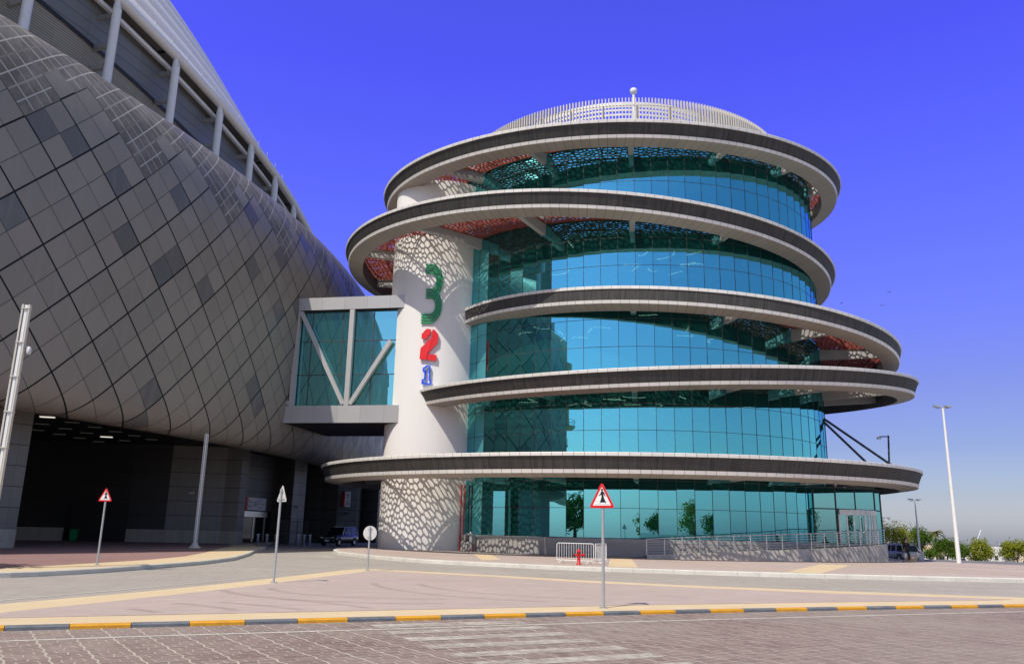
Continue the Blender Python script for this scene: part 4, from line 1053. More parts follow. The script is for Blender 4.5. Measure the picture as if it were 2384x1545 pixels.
# ================================================================== THINGS
# ---- traffic signs
def tri(s, r=.045, n=4):
    """rounded triangle of side s, apex up, base line at v=0"""
    h = s * .866; P = [(-s / 2, 0), (s / 2, 0), (0, h)]; o = []
    ce = (0, h / 3)
    for i, p in enumerate(P):
        d = math.hypot(p[0] - ce[0], p[1] - ce[1]); k = 1 - 2 * r / d; c = (ce[0] + (p[0] - ce[0]) * k, ce[1] + (p[1] - ce[1]) * k)
        a0 = (-150, -90, 30)[i]
        a0 = (-90 - 120, -90, 30)[i]
        for j in range(n + 1):
            a = rad(a0 + 120 * j / n); o.append((c[0] + r * math.cos(a), c[1] + r * math.sin(a)))
    return o
FIG = [(.0, .405), (.022, .40), (.034, .375), (.030, .350), (.014, .335), (.045, .325), (.075, .29), (.095, .235), (.10, .20), (.083, .195), (.062, .25), (.05, .27), (.05, .225), (.062, .165), (.09, .11), (.105, .075), (.115, .045), (.095, .02), (.085, .055), (.04, .05), (-.02, .05), (-.04, .055), (-.045, .025), (-.07, .04), (-.048, .05), (-.05, .075), (-.03, .12), (-.012, .18), (-.012, .245), (-.04, .235), (-.085, .21), (-.095, .222), (-.055, .255), (-.03, .30), (-.02, .325), (.0, .335), (-.018, .345), (-.024, .37), (-.016, .395)]
def traffic_sign(name, label, loc, facing, plate_z, side=.75, shape='tri', lean=(0, 0), group=None):
    """facing: angle of the plate's normal"""
    t = thing(name, label, 'traffic sign', loc, 0, group)
    n = Vector((math.cos(facing), math.sin(facing), 0)); u = Vector((-n.y, n.x, 0))
    top = plate_z + (side * .62 if shape == 'tri' else side * .92)
    L = lambda z: Vector((lean[0] * z, lean[1] * z, z))
    f = lambda x, y, d: tuple(L(plate_z + y) + u * x + n * (.045 + d))
    b = MB(); b.tube(L(0), L(top), .038, .038, 12); b.ball(L(top), .039, 10, sz=.4); b.build('post', M['galv'], t)
    b = MB(); b.box((0, 0, .006), (.20, .20, .012)); 
    for k in range(4): b.tube((.075 * (1 if k % 2 else -1), .075 * (1 if k > 1 else -1), .01), (.075 * (1 if k % 2 else -1), .075 * (1 if k > 1 else -1), .03), .012, .012, 6)
    b.build('base_plate', M['galv'], t)
    if shape == 'tri':
        pl = MB(); pl.plate(tri(side), lambda x, y, d: f(x, y, d - .004), .004); po = pl.build('plate', M['sign_back'], t)
        b = MB(); o, i = tri(side), [(x, y + .062 * side / .75 - .0) for x, y in tri(side * .715, .012)]
        no = len(o); b.add([f(x, y, .002) for x, y in o] + [f(x, y, .002) for x, y in i], [(k, (k + 1) % no, no + (k + 1) % no, no + k) for k in range(no)]); b.build('red_border', M['sign_red'], po)
        b = MB(); b.add([f(x, y, .0015) for x, y in i], [tuple(range(len(i)))]); b.build('white_field', M['sign_white'], po)
        sc = side / .75; b = MB(); b.add([f(x * sc * 1.02, y * sc * .98 + .085 * sc, .0035) for x, y in FIG[::-1]], [tuple(range(len(FIG)))]); b.build('pedestrian_symbol', M['sign_black'], po)
        for yy, x0, x1 in ((.155, -.20, -.06), (.155, .09, .20), (.085, -.235, .235)):
            b = MB(); b.add([f(x0 * sc, yy * sc, .003), f(x1 * sc, yy * sc, .003), f(x1 * sc, (yy + .005) * sc, .003), f(x0 * sc, (yy + .005) * sc, .003)], [(0, 1, 2, 3)]); b.build('crossing_line', M['sign_black'], po)
        ys = (.12 * side, .48 * side)
    else:
        P = [(side / 2 * math.cos(2 * PI * k / 28), side / 2 + side / 2 * math.sin(2 * PI * k / 28)) for k in range(28)]
        pl = MB(); pl.plate(P, lambda x, y, d: f(x, y, d - .004), .004); po = pl.build('plate', M['sign_back'], t)
        b = MB(); b.add([f(x, y, .001) for x, y in P], [tuple(range(28))]); b.build('blue_face', M['blue'], po)
        ys = (.22 * side, .78 * side)
    for yy in ys:
        w_ = side * (.34 if shape != 'tri' else .30 if yy > .3 * side else .62) / 2
        b = MB(); b.bar(f(-w_, yy, -.012), f(w_, yy, -.012), .02, .035); b.build('channel', M['galv'], po)
        b = MB(); c = L(plate_z + yy); b.tube(c - Vector((0, 0, .02)), c + Vector((0, 0, .02)), .046, .046, 12); b.build('clamp', M['galv'], po)
    return t
traffic_sign('warning_sign', 'red bordered pedestrian warning triangle nearest the camera beside the yellow and grey kerb', (2.37, 20.92, .08), rad(-127), 2.38, .75, group='pedestrian warning triangles')
traffic_sign('warning_sign', 'smaller looking pedestrian warning triangle on the shaded pavement by the stadium tunnel', (-16.6, 34.4, .18), rad(-100), 2.52, .66, group='pedestrian warning triangles')
traffic_sign('warning_sign', 'blank grey back of a triangular road sign on the sand coloured island edge', (-7.53, 27.55, .08), rad(45), 2.56, .66)
traffic_sign('round_sign', 'blank pale back of a round road sign at the far tip of the island', (-6.0, 36.55, .08), rad(80), 1.26, .61, 'round')

# ---- illuminated column posts and lamp posts
def light_column(label, loc, h, w_, rz=0, base=True, group=None, dome=None):
    t = thing('light_column', label, 'lamp post', loc, rz, group)
    for s_ in (-1, 1):
        b = MB(); b.box((s_ * w_ * .38, 0, h / 2 + .15), (w_ * .2, w_ * .62, h)); b.build('flange', M['cream_metal'], t)
    b = MB(); b.box((0, 0, h / 2 + .15), (w_ * .34, w_ * .34, h - .02)); b.build('diffuser', M['sign_white'], t)
    n = int(h / 1.35)
    for k in range(n + 1):
        b = MB(); b.box((0, 0, .3 + (h - .3) * k / n), (w_ * 1.02, w_ * .74, .045)); b.build('band', M['cream_metal'], t)
    if base:
        b = MB(); b.lathe((0, 0, 0), [(.42, 0), (.42, .07), (.30, .14), (.20, .34), (.16, .36), (0, .36)], 20); b.build('pedestal', M['cream_metal'], t)
    if dome:
        b = MB(); b.bar((w_ * .3, 0, dome), (w_ * .3 + .22, 0, dome), .05, .06); d = b.build('camera_arm', M['galv'], t)
        b = MB(); b.lathe((w_ * .3 + .24, 0, dome - .3), [(0, 0), (.07, .03), (.09, .1), (.09, .24), (.03, .32)], 14); b.build('dome_camera', M['sign_back'], d)
    return t
M['cream_metal'] = simple('cream_metal', (.60, .56, .48), .5, .1, .05)
light_column('tall cream lighting column with a dome camera at the left edge of the photo', (-18.7, 30.4, .18), 9.6, .30, rad(10), True, None, 8.1)
light_column('slim cream lighting column on a flared base in front of the stadium wall', (-22.9, 61.9, .18), 8.2, .30, rad(20))
def lamp_post(label, loc, h, r0, heads=2, ped=False, group=None, name='lamp_post'):
    t = thing(name, label, 'lamp post', loc, 0, group)
    b = MB(); b.tube((0, 0, 0), (0, 0, h), r0, r0 * .45, 14); b.build('pole', M['white_paint'], t)
    if ped:
        b = MB(); b.box((0, 0, .45), (.62, .62, .9)); b.build('pedestal', M['kerb'], t)
    b = MB(); b.bar((-.55, 0, h), (.55, .15, h + .06), .06, .08); b.build('cross_arm', M['galv'], t)
    for k in range(heads):
        x = -.45 + .9 * k / max(1, heads - 1); b = MB(); b.box((x, .05, h + .16), (.46, .36, .12), .1); b.build('floodlight', M['galv'], t)
    return t
lamp_post('tallest white floodlight pole standing on the plaza edge right of the museum', (34.1, 63.8, .2), 11.75, .17)
lamp_post('mid height white lamp pole on a square pedestal beyond the person', (44.8, 91.6, -.3), 6.3, .14, 2, True)
tl = [((57.9, 128, -2.6), 7.5, 'thin pale lamp mast showing above the leftmost far tree'), ((71.7, 142, -4.2), 5.8, 'small street lamp standing before the tan topped villa'), ((84.3, 144, -4.2), 5.8, 'small street lamp between the two small trees at far right')]
for p_, h_, lb in tl: lamp_post(lb, p_, h_, .08, 2, False, None, 'street_lamp')
t = thing('street_lamp', 'twin armed white street lamp in the gap left of the white drum', 'lamp post', (-18.6, 116, 0))
b = MB(); b.tube((0, 0, 0), (0, 0, 4.3), .07, .05, 8); b.build('pole', M['white_paint'], t)
for s_ in (-1, 1):
    b = MB(); b.bar((0, 0, 4.2), (s_ * .8, 0, 4.35), .05, .05); a_ = b.build('arm', M['white_paint'], t); b = MB(); b.box((s_ * .85, 0, 4.33), (.4, .2, .1)); b.build('lamp_head', M['white_paint'], a_)

# ---- crowd barriers and hydrant
def barrier(label, p, q, group):
    p, q = Vector(p), Vector(q); L = (q - p).length; t = thing('crowd_barrier', label, 'barrier', p, math.atan2(q.y - p.y, q.x - p.x), group)
    r = .1; h0, h1 = .18, 1.08; pts = []
    for cx, cz, a0 in ((r, h1 - r, 180), (L - r, h1 - r, 90), (L - r, h0 + r, 0), (r, h0 + r, -90)):
        for k in range(5): a = rad(a0 - 90 * k / 4); pts.append((cx + r * math.cos(a), 0, cz + r * math.sin(a)))
    b = MB(); b.path(pts + [pts[0]], .021, 8); b.build('frame', M['white_paint'], t)
    n = 15
    for k in range(1, n):
        b = MB(); b.tube((L * k / n, 0, h0), (L * k / n, 0, h1), .011, .011, 6); b.build('bar', M['white_paint'], t)
    for x in (.28, L - .28):
        b = MB(); b.path([(x, -.32, .02), (x, -.05, .17), (x, .05, .17), (x, .32, .02)], .02, 6); b.build('foot', M['white_paint'], t)
    return t
barrier('long white crowd barrier in front of the museum plinth facing the road', (2.72, 46.4, .2), (4.62, 45.25, .2), 'white crowd barriers')
barrier('white crowd barrier seen nearly end on behind the first one', (4.72, 45.3, .2), (5.55, 47.4, .2), 'white crowd barriers')
t = thing('fire_hydrant', 'red fire hydrant in front of the white crowd barriers', 'fire hydrant', (3.78, 44.75, .2))
b = MB(); b.lathe((0, 0, 0), [(.13, 0), (.13, .05), (.085, .07), (.085, .62), (.11, .64), (.11, .70), (.07, .78), (0, .80)], 18); b.build('barrel', M['hydrant_red'], t)
for s_ in (-1, 1):
    b = MB(); b.tube((s_ * .06, 0, .50), (s_ * .26, 0, .50), .055, .055, 10); o = b.build('outlet', M['hydrant_red'], t)
    b = MB(); b.tube((s_ * .24, 0, .50), (s_ * .31, 0, .50), .085, .085, 10); b.build('cap', M['hydrant_red' if s_ > 0 else 'charcoal'], o)
# ---- valve cabinet, red riser pipes
t = thing('valve_cabinet', 'grey steel valve cabinet on legs beside the foot of the white drum', 'cabinet', (-3.05, 68.1, .2), rad(-35))
b = MB(); b.box((0, 0, 1.0), (.75, .5, .8)); b.build('box', M['galv'], t)
b = MB(); b.box((-.08, -.262, 1.02), (.42, .02, .5)); b.build('hatch', M['charcoal'], t)
for sx in (-1, 1):
    for sy in (-1, 1):
        b = MB(); b.box((sx * .33, sy * .2, .3), (.05, .05, .6)); b.build('leg', M['galv'], t)
b = MB(); b.tube((.05, 0, 1.4), (.05, 0, 1.55), .06, .04, 8); b.build('beacon', M['cream_metal'], t)
b = MB(); b.tube((.2, 0, .0), (.2, 0, .6), .07, .07, 10); b.build('riser', M['hydrant_red'], t)
for k, (x, y) in enumerate(((-3.98, 70.28), (-3.72, 70.42))):
    t = MB(); t.tube((x, y - .1, .2), (x, y - .1, 5.6), .05, .05, 8)
    for z in (1.2, 2.6, 4.0, 5.4): t.tube((x, y - .1, z), (x, y - .1, z + .08), .075, .075, 8)
    o = t.build('riser_pipe', M['hydrant_red']); tag(o, ('red riser pipe nearer the white drum at its right edge', 'red riser pipe nearer the teal glass beside the white drum')[k], 'pipe', 'red riser pipes')

# ---- lettering helper
def text_mesh(txt, size, mat, name, parent, f, align='CENTER'):
    cu = bpy.data.curves.new(name, 'FONT'); cu.body = txt; cu.size = size; cu.align_x = align; cu.align_y = 'CENTER'; cu.resolution_u = 3
    o = bpy.data.objects.new(name, cu); COL.objects.link(o); bpy.context.view_layer.update()
    me = bpy.data.meshes.new_from_object(o.evaluated_get(bpy.context.evaluated_depsgraph_get())); bpy.data.objects.remove(o); bpy.data.curves.remove(cu)
    for v in me.vertices: v.co = Vector(f(v.co.x, v.co.y))
    me.materials.clear(); me.materials.append(mat); me.name = name
    r = bpy.data.objects.new(name, me); COL.objects.link(r); r.parent = parent
    return r
# ---- gate sign on the stadium wall
ga = math.atan2(gdy, gdx)
sx_, sy_ = gp(2.3, .30)
t = thing('gate_sign', 'white gate 18 sign with a red end above the stadium entrance', 'sign', (sx_, sy_, 4.05), ga)
b = MB(); b.box((.12, 0, 0), (3.72, .24, 1.25)); bx_ = b.build('panel', M['sign_white'], t)
b = MB(); b.box((-1.92, -.005, 0), (.36, .26, 1.25)); b.build('red_end', M['sign_red'], t)
fT = lambda ox, oz: (lambda x, y: (ox + x, -.126, oz + y))
text_mesh('\uFE91\uFEED\uFE8D\uFE91\uFE94'[::-1] if False else '\uFE94\uFE91\uFE8D\uFEEE\uFE91', .42, M['sign_black'], 'arabic_lettering', t, fT(-1.28, .22))
text_mesh('GATE', .36, M['sign_black'], 'lettering', t, fT(-1.28, -.27))
text_mesh('18', .78, M['sign_black'], 'number', t, fT(-.38, -.02))
text_mesh('501 - 542', .22, M['sign_black'], 'lettering', t, fT(.62, .33))
text_mesh('BLOCK', .24, M['sign_black'], 'lettering', t, fT(.50, .0))
text_mesh('\uFE8E\uFED7\uFE84\uFEFB'[:0] + '\uFED9\uFEEE\uFEE0\uFE92\uFEDF\uFE8D', .24, M['sign_black'], 'arabic_lettering', t, fT(1.40, .0))
text_mesh('501 - 506', .22, M['sign_black'], 'lettering', t, fT(.58, -.34))
pa = math.atan2(103.8 - 102.2, -18.75 + 20.95)
t = thing('wall_sign', 'tall narrow white sign with a red edge on the far stadium pillar', 'sign', (-20.05, 102.7, 5.25), pa)
b = MB(); b.box((.12, -.12, 0), (.78, .36, 1.85)); b.build('panel', M['sign_white'], t)
b = MB(); b.box((-.36, -.12, 0), (.2, .38, 1.85)); b.build('red_edge', M['sign_red'], t)
for k, (zz, wd) in enumerate(((.6, .36), (.42, .4), (.22, .34), (-.22, .3), (-.42, .4), (-.62, .34))):
    b = MB(); b.bar((.12 - wd / 2, -.304, zz), (.12 + wd / 2, -.304, zz + (.05 if k % 2 else -.05)), .01, .07); b.build('lettering_stroke', M['charcoal'], t)
# wall fittings
def fitting(name, label, loc, rz, cat, mat='sign_back'):
    t = thing(name, label, cat, loc, rz)
    b = MB(); b.box((0, .06, 0), (.14, .12, .14)); b.build('bracket', M[mat], t)
    b = MB(); b.hexa([(-.26, -.34, -.12), (.26, -.34, -.12), (.2, 0, -.14), (-.2, 0, -.14)], [(-.26, -.3, .08), (.26, -.3, .08), (.2, 0, .14), (-.2, 0, .14)]); b.build('head', M[mat], t)
    return t
fitting('wall_floodlight', 'small white floodlight on the dark stadium wall behind the slim column', (-29.9, 78.75, 4.75), .2, 'floodlight')
fitting('wall_camera', 'small camera fixed right of the gate 18 sign', (-26.3, 89.7, 4.05), ga, 'camera', 'sign_back')
fitting('wall_camera', 'dark camera cluster on the far stadium pillar below its sign', (-20.0, 102.75, 3.55), pa, 'camera', 'charcoal')
fitting('wall_camera', 'twin pale camera on the corner of the second stadium pillar', (-23.3, 92.3, 4.0), ga + .3, 'camera', 'sign_back')
# bollards
bt = None
for k, (x, y) in enumerate(((-24.05, 81.2), (-23.3, 81.6), (-22.55, 82.0), (-20.75, 83.6), (-20.25, 83.9), (-19.75, 84.2))):
    if bt is None:
        bt = thing('steel_bollard', '', 'bollard', (x, y, 0), 0, 'steel bollards before the stadium gates')
        b = MB(); b.lathe((0, 0, 0), [(.15, 0), (.15, .03), (.11, .04), (.11, .98), (.09, 1.02), (0, 1.02)], 14); b.build('shaft', M['steel'], bt)
        b = MB(); b.hexa([(-.13, -.13, 1.0), (.13, -.13, 1.0), (.13, .13, 1.06), (-.13, .13, 1.06)], [(-.13, -.13, 1.05), (.13, -.13, 1.05), (.13, .13, 1.11), (-.13, .13, 1.11)]); b.build('cap', M['white_paint'], bt)
        o = bt
    else: o = copy_tree(bt); o.location = (x, y, 0)
    o['label'] = ('leftmost steel bollard in front of the gate 18 doors', 'middle steel bollard of the three before the gate 18 doors', 'third steel bollard from the left, just right of the gate doors', 'first of the three steel bollards left of the black car', 'second of the three steel bollards left of the black car', 'steel bollard closest to the front of the black car')[k]
# security fence
t = thing('security_fence', 'dark metal barred security fence panels beside the second stadium pillar', 'fence', (-23.7, 86.0, 0), math.atan2(1.4, 3.0))
for k in range(4):
    b = MB(); b.box((k * 1.05, 0, 1.25), (.08, .08, 2.5)); b.build('post', M['dark_metal'], t)
for k in range(3):
    b = MB(); x0 = k * 1.05 + .06
    for z in (.15, 1.25, 2.4): b.bar((x0, 0, z), (x0 + .93, 0, z), .04, .05)
    for j in range(8): b.bar((x0 + .06 + j * .115, 0, .15), (x0 + .06 + j * .115, 0, 2.4), .022, .022)
    b.build('bar_panel', M['dark_metal'], t)
t = thing('litter_bin', 'dark green wheeled bin by the doorway in the stadium recess', 'bin', (-39.2, 76.2, .18), .2)
b = MB(); b.hexa([(-.24, -.26, .08), (.24, -.26, .08), (.24, .26, .08), (-.24, .26, .08)], [(-.31, -.34, .95), (.31, -.34, .95), (.31, .34, .95), (-.31, .34, .95)]); b.build('body', M['bin_green'] if 'bin_green' in M else M['green'], t)
b = MB(); b.hexa([(-.34, -.37, .95), (.34, -.37, .95), (.34, .37, .95), (-.34, .37, .95)], [(-.31, -.34, 1.02), (.31, -.34, 1.02), (.31, .34, 1.06), (-.31, .34, 1.06)]); b.build('lid', M['green'], t)
for s_ in (-1, 1):
    b = MB(); b.tube((s_ * .22, .25, .1), (s_ * .28, .25, .1), .1, .1, 12); b.build('wheel', M['rubber'], t)

# ---- vehicles
def car(name, label, loc, rz, L, Wd, H, paint, wheel_r, suv=True):
    t = thing(name, label, 'car', loc, rz)
    hw = Wd / 2; z0 = wheel_r * .75; belt = H * (.60 if suv else .60)
    # body: sections along x from tail to nose: (x, half width, bottom, top)
    sec = [(-.5, .86, z0 + .16, belt - .18), (-.488, .95, z0 + .02, belt - .04), (-.44, .985, z0, belt), (-.2, 1.0, z0, belt + .01), (.17, 1.0, z0, belt - .01), (.22, .99, z0, belt - .04), (.40, .96, z0, belt - .12), (.465, .92, z0, belt - .20), (.497, .84, z0 + .06, belt - .34), (.5, .80, z0 + .14, belt - .42)]
    b = MB(); rows = []
    for x, wf, zb, zt in sec:
        y = hw * wf; rows.append([(x * L, -y * .94, zb), (x * L, -y, zb + (zt - zb) * .25), (x * L, -y, zb + (zt - zb) * .72), (x * L, -y * .93, zt - .02), (x * L, -y * .75, zt), (x * L, y * .75, zt), (x * L, y * .93, zt - .02), (x * L, y, zb + (zt - zb) * .72), (x * L, y, zb + (zt - zb) * .25), (x * L, y * .94, zb)])
    n = 10; vs = [v for r in rows for v in r]; fs = [(i * n + k, (i + 1) * n + k, (i + 1) * n + (k + 1) % n, i * n + (k + 1) % n) for i in range(len(rows) - 1) for k in range(n)]
    b.add(vs, fs, smooth=True); b.add(vs, [tuple(range(n - 1, -1, -1)), tuple(range((len(rows) - 1) * n, len(rows) * n))])
    body = b.build('body', paint, t, recalc=True)
    # glasshouse
    xb0, xb1 = (-.47 * L, .20 * L); xt0, xt1 = ((-.43 if suv else -.38) * L, .065 * L); yb, yt = hw * .93, hw * .78
    b = MB(); b.hexa([(xb0, -yb, belt - .03), (xb1, -yb, belt - .05), (xb1, yb, belt - .05), (xb0, yb, belt - .03)], [(xt0, -yt, H - .07), (xt1, -yt, H - .07), (xt1, yt, H - .07), (xt0, yt, H - .07)]); b.build('glazing', M['car_glass'], t)
    b = MB(); b.hexa([(xt0 - .05, -yt - .02, H - .09), (xt1 + .04, -yt - .02, H - .09), (xt1 + .04, yt + .02, H - .09), (xt0 - .05, yt + .02, H - .09)], [(xt0 + .1, -yt * .86, H), (xt1 - .16, -yt * .86, H), (xt1 - .16, yt * .86, H), (xt0 + .1, yt * .86, H)]); rf = b.build('roof', paint, t)
    for s_ in (-1, 1):
        b = MB(); b.bar((xt0 + .2, s_ * yt * .9, H + .03), (xt1 - .3, s_ * yt * .9, H + .03), .04, .04); b.build('roof_rail', M['galv'], rf)
        for x0, x1, wd in ((xb0, xt0, .16), (-.21 * L, -.19 * L, .12), (-.02 * L, -.03 * L, .08), (xb1, xt1, .09)):
            b = MB(); b.bar((x0, s_ * (yb + .005), belt - .04), (x1, s_ * (yt + .012), H - .07), wd, .04, up=(0, 1, 0)); b.build('pillar', paint, t)
        b = MB(); b.ball((.155 * L, s_ * (hw + .10), belt + .07), .13, 10, sx=.6, sy=.9, sz=.75); b.build('mirror', paint, t)
        b = MB(); b.hexa([(.455 * L, s_ * hw * .50, belt - .42), (.47 * L, s_ * hw * .50, belt - .42), (.455 * L, s_ * hw * .93, belt - .38), (.43 * L, s_ * hw * .93, belt - .38)], [(.455 * L, s_ * hw * .50, belt - .22), (.478 * L, s_ * hw * .50, belt - .22), (.463 * L, s_ * hw * .915, belt - .2), (.43 * L, s_ * hw * .915, belt - .2)]) ; 
        b = MB(); b.box((.482 * L, s_ * hw * .66, belt - .33), (.10, hw * .34, .17), s_ * .22); b.build('headlight', M['headlight'], t)
        b = MB(); b.box((-.478 * L, s_ * hw * .80, belt - .12), (.14, hw * .24, .24), -s_ * .15); b.build('taillight', M['taillight'], t)
        for x in (-.31 * L, .315 * L):
            wy = s_ * (hw - .10)
            b = MB(); pf = [(wheel_r * .62, -.115), (wheel_r * .9, -.125), (wheel_r, -.09), (wheel_r, .09), (wheel_r * .9, .125), (wheel_r * .62, .115)]
            m = 24; vv = [(x + r * math.cos(2 * PI * k / m), wy + y, wheel_r + r * math.sin(2 * PI * k / m)) for r, y in pf for k in range(m)]
            b.add(vv, [(i * m + k, i * m + (k + 1) % m, (i + 1) * m + (k + 1) % m, (i + 1) * m + k) for i in range(5) for k in range(m)], smooth=True); wo_ = b.build('tyre', M['rubber'], t)
            b = MB(); b.tube((x, wy + s_ * .05, wheel_r), (x, wy + s_ * .09, wheel_r), wheel_r * .2, wheel_r * .2, 12)
            for k in range(6):
                a = 2 * PI * k / 6; b.bar((x, wy + s_ * .07, wheel_r), (x + wheel_r * .64 * math.cos(a), wy + s_ * .085, wheel_r + wheel_r * .64 * math.sin(a)), .09, .04, up=(0, 1, 0))
            b.build('rim', M['steel'], wo_)
            b = MB(); m = 12
            for k in range(m):
                a0, a1 = PI * k / m, PI * (k + 1) / m; r0, r1 = wheel_r * 1.02, wheel_r * 1.2
                b.add([(x + r0 * math.cos(a0), s_ * (hw + .012), wheel_r + r0 * math.sin(a0)), (x + r1 * math.cos(a0), s_ * (hw + .004), wheel_r + r1 * math.sin(a0)), (x + r1 * math.cos(a1), s_ * (hw + .004), wheel_r + r1 * math.sin(a1)), (x + r0 * math.cos(a1), s_ * (hw + .012), wheel_r + r0 * math.sin(a1))], [(0, 1, 2, 3)])
            b.build('wheel_arch', M['charcoal'], t)
    b = MB(); b.box((.497 * L, 0, belt - .36), (.05, hw * .95, .26)); gr = b.build('grille', M['charcoal'], t)
    for k in range(3):
        b = MB(); b.box((.505 * L, 0, belt - .44 + .08 * k), (.04, hw * .9, .025)); b.build('grille_bar', M['steel'], gr)
    b = MB(); b.box((.49 * L, 0, z0 + .22), (.12, hw * 1.72, .2)); bp = b.build('bumper', paint, t)
    b = MB(); b.box((.505 * L, .05, z0 + .24), (.03, .52, .13)); b.build('number_plate', M['sign_white'], bp)
    b = MB(); b.box((-.503 * L, 0, belt - .33), (.03, .52, .13)); b.build('number_plate', M['sign_white'], t)
    return t
car('parked_car', 'black four wheel drive parked in the shade at the stadium tunnel', (-17.7, 88.5, 0), rad(-109), 4.95, 1.97, 1.9, M['car_black'], .39)
car('parked_car', 'silver estate car seen from behind beyond the ramp wall', (39.9, 86.2, -.3), rad(100), 4.7, 1.85, 1.66, M['car_silver'], .36, False)
t = thing('box_truck', 'dark box truck half hidden behind the round road sign and drum', 'truck', (-18.3, 121, 0), rad(-95))
b = MB(); b.box((-.6, 0, 2.0), (4.2, 2.2, 2.3)); b.build('cargo_box', M['black'], t)
b = MB(); b.hexa([(1.55, -1.0, .5), (3.0, -1.0, .5), (3.0, 1.0, .5), (1.55, 1.0, .5)], [(1.55, -.95, 2.3), (2.55, -.95, 2.3), (2.55, .95, 2.3), (1.55, .95, 2.3)]); b.build('cab', M['white_paint'], t)
b = MB(); b.hexa([(2.93, -.85, 1.35), (2.98, -.85, 1.35), (2.98, .85, 1.35), (2.93, .85, 1.35)], [(2.58, -.82, 2.15), (2.63, -.82, 2.15), (2.63, .82, 2.15), (2.58, .82, 2.15)]); b.build('windscreen', M['car_glass'], t)
b = MB(); b.box((0, 0, .72), (5.2, .9, .2)); b.build('chassis', M['charcoal'], t)
for x in (-1.7, 2.2):
    for s_ in (-1, 1):
        b = MB(); b.tube((x, s_ * .8, .4), (x, s_ * 1.05, .4), .4, .4, 18); b.build('wheel', M['rubber'], t)

# ---- person
def skin_mesh(name, chains, mat, parent, sub=2):
    """chains of (x,y,z,r) sharing their first points by coordinates, grown with a Skin modifier"""
    vs = []; es = []; rs = []; idx = {}
    for ch in chains:
        prev = None
        for x, y, z, r in ch:
            k = (round(x, 3), round(y, 3), round(z, 3))
            if k not in idx: idx[k] = len(vs); vs.append((x, y, z)); rs.append(r)
            if prev is not None: es.append((prev, idx[k]))
            prev = idx[k]
    me = bpy.data.meshes.new(name); me.from_pydata(vs, es, []); o = bpy.data.objects.new(name, me); COL.objects.link(o)
    m = o.modifiers.new('skin', 'SKIN'); m.use_smooth_shade = True
    for i, d in enumerate(me.skin_vertices[0].data): d.radius = (rs[i], rs[i]) if not isinstance(rs[i], tuple) else rs[i]; d.use_root = (i == 0)
    s_ = o.modifiers.new('sub', 'SUBSURF'); s_.levels = sub; s_.render_levels = sub
    bpy.context.view_layer.update()
    nm = bpy.data.meshes.new_from_object(o.evaluated_get(bpy.context.evaluated_depsgraph_get())); bpy.data.objects.remove(o)
    nm.materials.clear(); nm.materials.append(mat); nm.name = name
    r = bpy.data.objects.new(name, nm); COL.objects.link(r); r.parent = parent; return r
t = thing('person', 'person in black hooded top and trousers walking with a pale bag, phone raised', 'person', (29.75, 62.9, .2), rad(180 + 25))
# local frame: faces +Y; right arm raised to the ear, left arm hanging with a bag, mid-stride
pel = (0, 0, .95)
hand_r = [(-.115, .13, 1.50, .032), (-.11, .145, 1.56, .030)]
body = [[(0, 0, .95, .12), (0, .0, 1.12, .12), (0, .0, 1.33, .125), (0, .01, 1.46, .06), (0, .02, 1.53, .055), (0, .035, 1.60, .082), (0, .035, 1.68, .085), (0, .03, 1.745, .05)],
        [(0, .0, 1.33, .125), (-.19, 0, 1.38, .055), (-.30, .10, 1.18, .043), (-.13, .12, 1.46, .03), (-.115, .13, 1.53, .030)],
        [(0, .0, 1.33, .125), (.19, 0, 1.38, .055), (.25, -.03, 1.12, .043), (.27, .06, .88, .032), (.272, .075, .80, .030)],
        [(0, 0, .95, .12), (-.09, .02, .88, .085), (-.10, .16, .50, .06), (-.10, .10, .10, .042), (-.10, .22, .03, .035)],
        [(0, 0, .95, .12), (.09, -.02, .88, .085), (.10, -.06, .48, .06), (.10, -.28, .14, .042), (.10, -.20, .03, .035)]]
bd_ = skin_mesh('body', body, M['skin'], t)
tr = [[(0, 0, .97, .135), (-.09, .02, .88, .10), (-.10, .16, .50, .078), (-.10, .10, .13, .062)], [(0, 0, .97, .135), (.09, -.02, .88, .10), (.10, -.06, .48, .078), (.10, -.28, .17, .062)]]
skin_mesh('trousers', tr, M['cloth_black'], t)
jk = [[(0, 0, .84, .155), (0, 0, 1.0, .155), (0, 0, 1.15, .15), (0, 0, 1.33, .155), (0, .0, 1.47, .085)], [(0, 0, 1.33, .155), (-.19, 0, 1.38, .075), (-.30, .10, 1.18, .062), (-.155, .115, 1.42, .048)], [(0, 0, 1.33, .155), (.19, 0, 1.38, .075), (.25, -.03, 1.12, .062), (.268, .05, .91, .048)]]
skin_mesh('jacket', jk, M['cloth_black'], t)
b = MB(); b.ball((0, .012, 1.665), .112, 14, sy=1.02, sz=1.1); hd = b.build('hair', M['hair'], t)
b = MB(); b.ball((0, .085, 1.635), .078, 12, sy=.62, sz=1.15); b.build('face', M['skin'], t)
for s_ in (-1, 1):
    b = MB(); b.ball((s_ * .03, .133, 1.655), .010, 8); b.build('eye', M['black'], t)
    b = MB(); xx, yy = (-.10, .17) if s_ < 0 else (.10, -.235); b.ball((xx, yy, .045), .06, 10, sx=.8, sy=2.0, sz=.75); b.build('shoe', M['cloth_black'], t)
b = MB(); b.ball((0, .142, 1.62), .013, 8, sz=1.4); b.build('nose', M['skin'], t)
